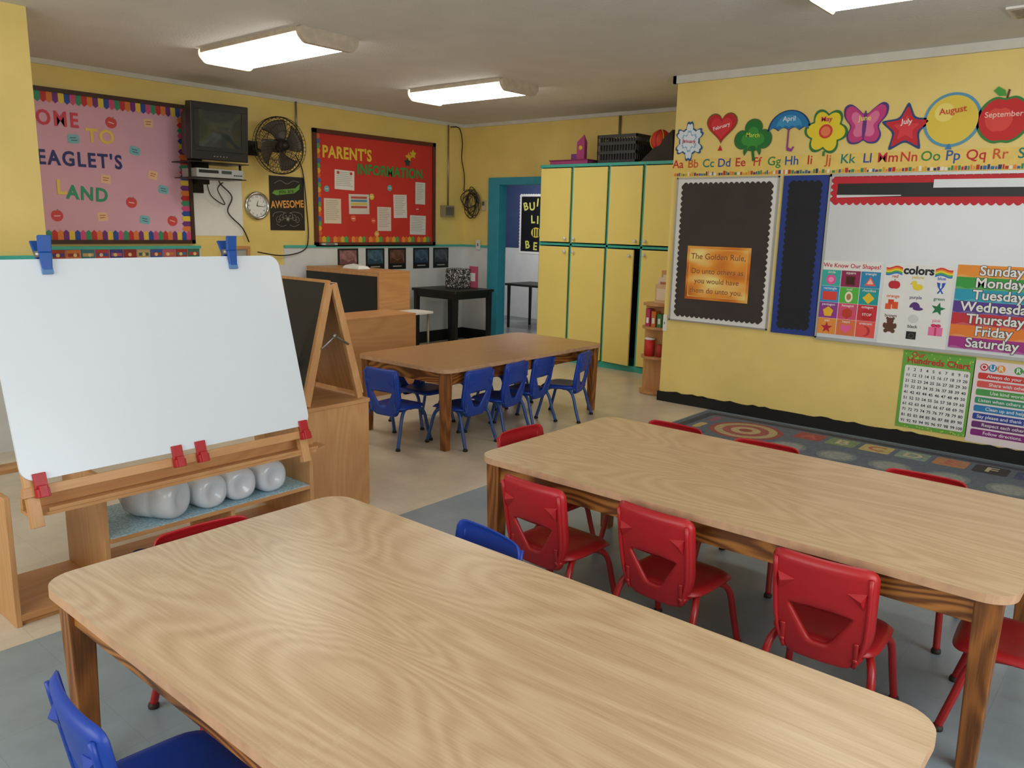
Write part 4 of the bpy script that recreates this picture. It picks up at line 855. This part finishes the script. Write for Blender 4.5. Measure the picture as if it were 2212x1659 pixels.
# ---------------- whiteboard easel
e=empty('whiteboard_easel',(1.54,3.2,.518));ln=math.atan2(.22,.762);Hb=.793
T=Matrix.Translation((.935,3.02,.57))@Matrix.Rotation(-ln,4,'X')@Matrix.Rotation(math.pi/2,4,'X')
g=G();g.prism(rrect(0,1.20,0,Hb,.05,8),-.006,.006,mat('easel_white',(224,230,238),.25,.01,3),T=T);g.obj('whiteboard_panel',e,world=True,bevel=.002)
for x in(.010,1.140):
    g=G();g.box(x,x+.040,-.165,Hb-.03,-.040,-.007,birch,T);g.obj('front_leg',e,world=True,bevel=.002)
for a,b in((Vector((.985,3.255,1.27)),Vector((.985,3.47,.522))),(Vector((2.15,3.26,1.24)),Vector((2.345,3.40,.60)))):
    g=G();t_=(b-a).normalized();n1=Vector((1,0,0));n2=t_.cross(n1);vs=[p+n1*s1*.016+n2*s2*.014 for p in(a,b) for s1,s2 in((-1,-1),(1,-1),(1,1),(-1,1))]
    g.add(vs,BF,birch);g.obj('rear_leg',e,world=True,bevel=.002)
g=G();g.box(0,1.2,-.055,-.02,-.034,.0,birchx,T);g.obj('crossbar',e,world=True,bevel=.002)
g=G();g.prism([(.95,3.04),(1.01,3.005),(2.16,3.005),(2.235,3.04),(2.235,3.108),(.95,3.108)],.438,.450,birchx);g.box(1.01,2.17,3.005,3.016,.450,.464,birchx);g.obj('tray',e,world=True,bevel=.002)
g=G();g.box(.95,2.2,3.085,3.104,.450,.492,birchx);g.obj('rail',e,world=True,bevel=.002)
tag(e,'wooden easel holding a large blank whiteboard','easel')
for i,u0 in enumerate((.055,.56,.66,1.16)):
    g=G();g.box(u0-.022,u0+.022,-.03,.025,.0065,.016,red,T);g.box(u0-.022,u0+.022,-.062,-.03,.0005,.028,red,T);g.box(u0-.014,u0+.014,-.062,-.02,.016,.034,red,T)
    tag(center(g.obj('board_clip',bevel=.002)),'red plastic clip gripping bottom of whiteboard','clip','red clips on the whiteboard')
bcl=mat('clamp_blue',(20,80,165),.4,.05)
for i,u0 in enumerate((.215,.965)):
    e=empty('spring_clamp',(.94+u0,3.25,1.27))
    g=G()
    for s in(-1,1):
        g.add([(u0-.016,Hb-.055,s*.008),(u0+.016,Hb-.055,s*.008),(u0+.022,Hb+.02,s*.014),(u0-.022,Hb+.02,s*.014),(u0-.016,Hb-.055,s*.018),(u0+.016,Hb-.055,s*.018),(u0+.022,Hb+.02,s*.030),(u0-.022,Hb+.02,s*.030)],BF,bcl,T=T)
        g.add([(u0-.022,Hb+.02,s*.012),(u0+.022,Hb+.02,s*.012),(u0+.024,Hb+.08,s*.036),(u0-.024,Hb+.08,s*.036),(u0-.022,Hb+.02,s*.028),(u0+.022,Hb+.02,s*.028),(u0+.024,Hb+.08,s*.048),(u0-.024,Hb+.08,s*.048)],BF,bcl,T=T)
    g.obj('jaws',e,world=True,bevel=.003)
    g=G();g.cyl((u0-.027,Hb+.02,0),(u0+.027,Hb+.02,0),.012,metal,T=T);g.obj('spring_pin',e,world=True,label='metal spring pin')
    g=G();g.box(u0-.018,u0+.018,Hb-.058,Hb-.038,.0075,.02,col(90,130,180),T);g.obj('pad',e,world=True)
    tag(e,'blue spring clamp gripping top of the whiteboard','clamp','blue clamps on the whiteboard')
# ---------------- rug
g=G();rg=mat('rug_slate',(98,108,122),.95,.15,40,.4,300);g.prism(rrect(4.15,6.05,-.6,2.95,.05,5),0,.010,rg)
rb_=mat('rug_border',(68,68,78),.95,.15,40)
z=.0105
g.poly(rrect(4.2,6.0,-.55,2.90,.05,5),z,rb_);g.poly(rrect(4.27,5.93,-.5,2.83,.05,5),z+.0005,rg)
def rc_(r,g_,b): return mat('rug_%d_%d_%d'%(r,g_,b),(r,g_,b),.95,.18,50)
z+=.001
for i,(R_,c) in enumerate(((.27,(150,80,76)),(.23,(176,158,118)),(.17,(160,88,84)),(.11,(186,166,126)),(.05,(150,80,76)))): g.poly(circ(5.62,2.42,R_,36),z+.0004*i,rc_(*c))
sq=[(156,80,76),(60,58,62),(124,144,108),(68,80,112),(184,168,112),(146,90,118),(130,150,136),(64,62,68),(174,124,88)]
for k,x in enumerate((5.80,5.02)):
    for i in range(11):
        y=2.0-i*.235;g.poly(rrect(x-.10,x+.10,y-.10,y+.10,.02,3),z,rc_(*sq[(i*2+k*3)%9]))
        T_=Matrix.Translation((x,y,z+.0006))@Matrix.Rotation(-math.pi/2,4,'Z')
        gg=G();gg.text(L_[(i+k*11)%26],0,0,.17,rc_(190,178,150) if i%2 else rc_(180,98,88),0,bold=.02);g.add([T_@Vector(v) for v in gg.v],gg.f,gg.mats[0])
for x in(5.42,4.62):
    for i in range(8): g.poly(circ(x,2.02-i*.34,.13,24),z,rc_(120,128,130));g.poly(circ(x,2.02-i*.34,.10,24),z+.0006,rc_(140,146,142))
for i in range(6):
    x=4.5+i*.26;g.poly(rrect(x-.09,x+.09,2.62 if x<5.3 or x>5.9 else 2.73,2.79,.02,3),z,rc_(*sq[i]))
tag(center(g.obj('alphabet_rug')),'dark classroom rug with letters, circles and squares','rug')
# ---------------- lights
def area(loc,rot,sx,sy,pw,colr,name):
    l=bpy.data.lights.new(name,'AREA');l.shape='RECTANGLE';l.size=sx;l.size_y=sy;l.energy=pw;l.color=colr
    o=bpy.data.objects.new(name,l);COL.objects.link(o);o.location=loc;o.rotation_euler=rot
area((1.5,-2.1,1.6),(math.radians(90),0,0),3.5,1.5,96,(.83,.92,1),'window_daylight')
area((-1.5,2.0,1.6),(math.radians(90),0,math.radians(-90)),3.5,1.5,66,(.87,.94,1),'window_daylight')
area((8.9,7.5,2.6),(0,0,0),.8,1.2,38,(1,.97,.92),'hall_light')
w_=bpy.data.worlds.new('world');scn.world=w_;w_.use_nodes=True;w_.node_tree.nodes['Background'].inputs[0].default_value=(.8,.85,.9,1);w_.node_tree.nodes['Background'].inputs[1].default_value=.3
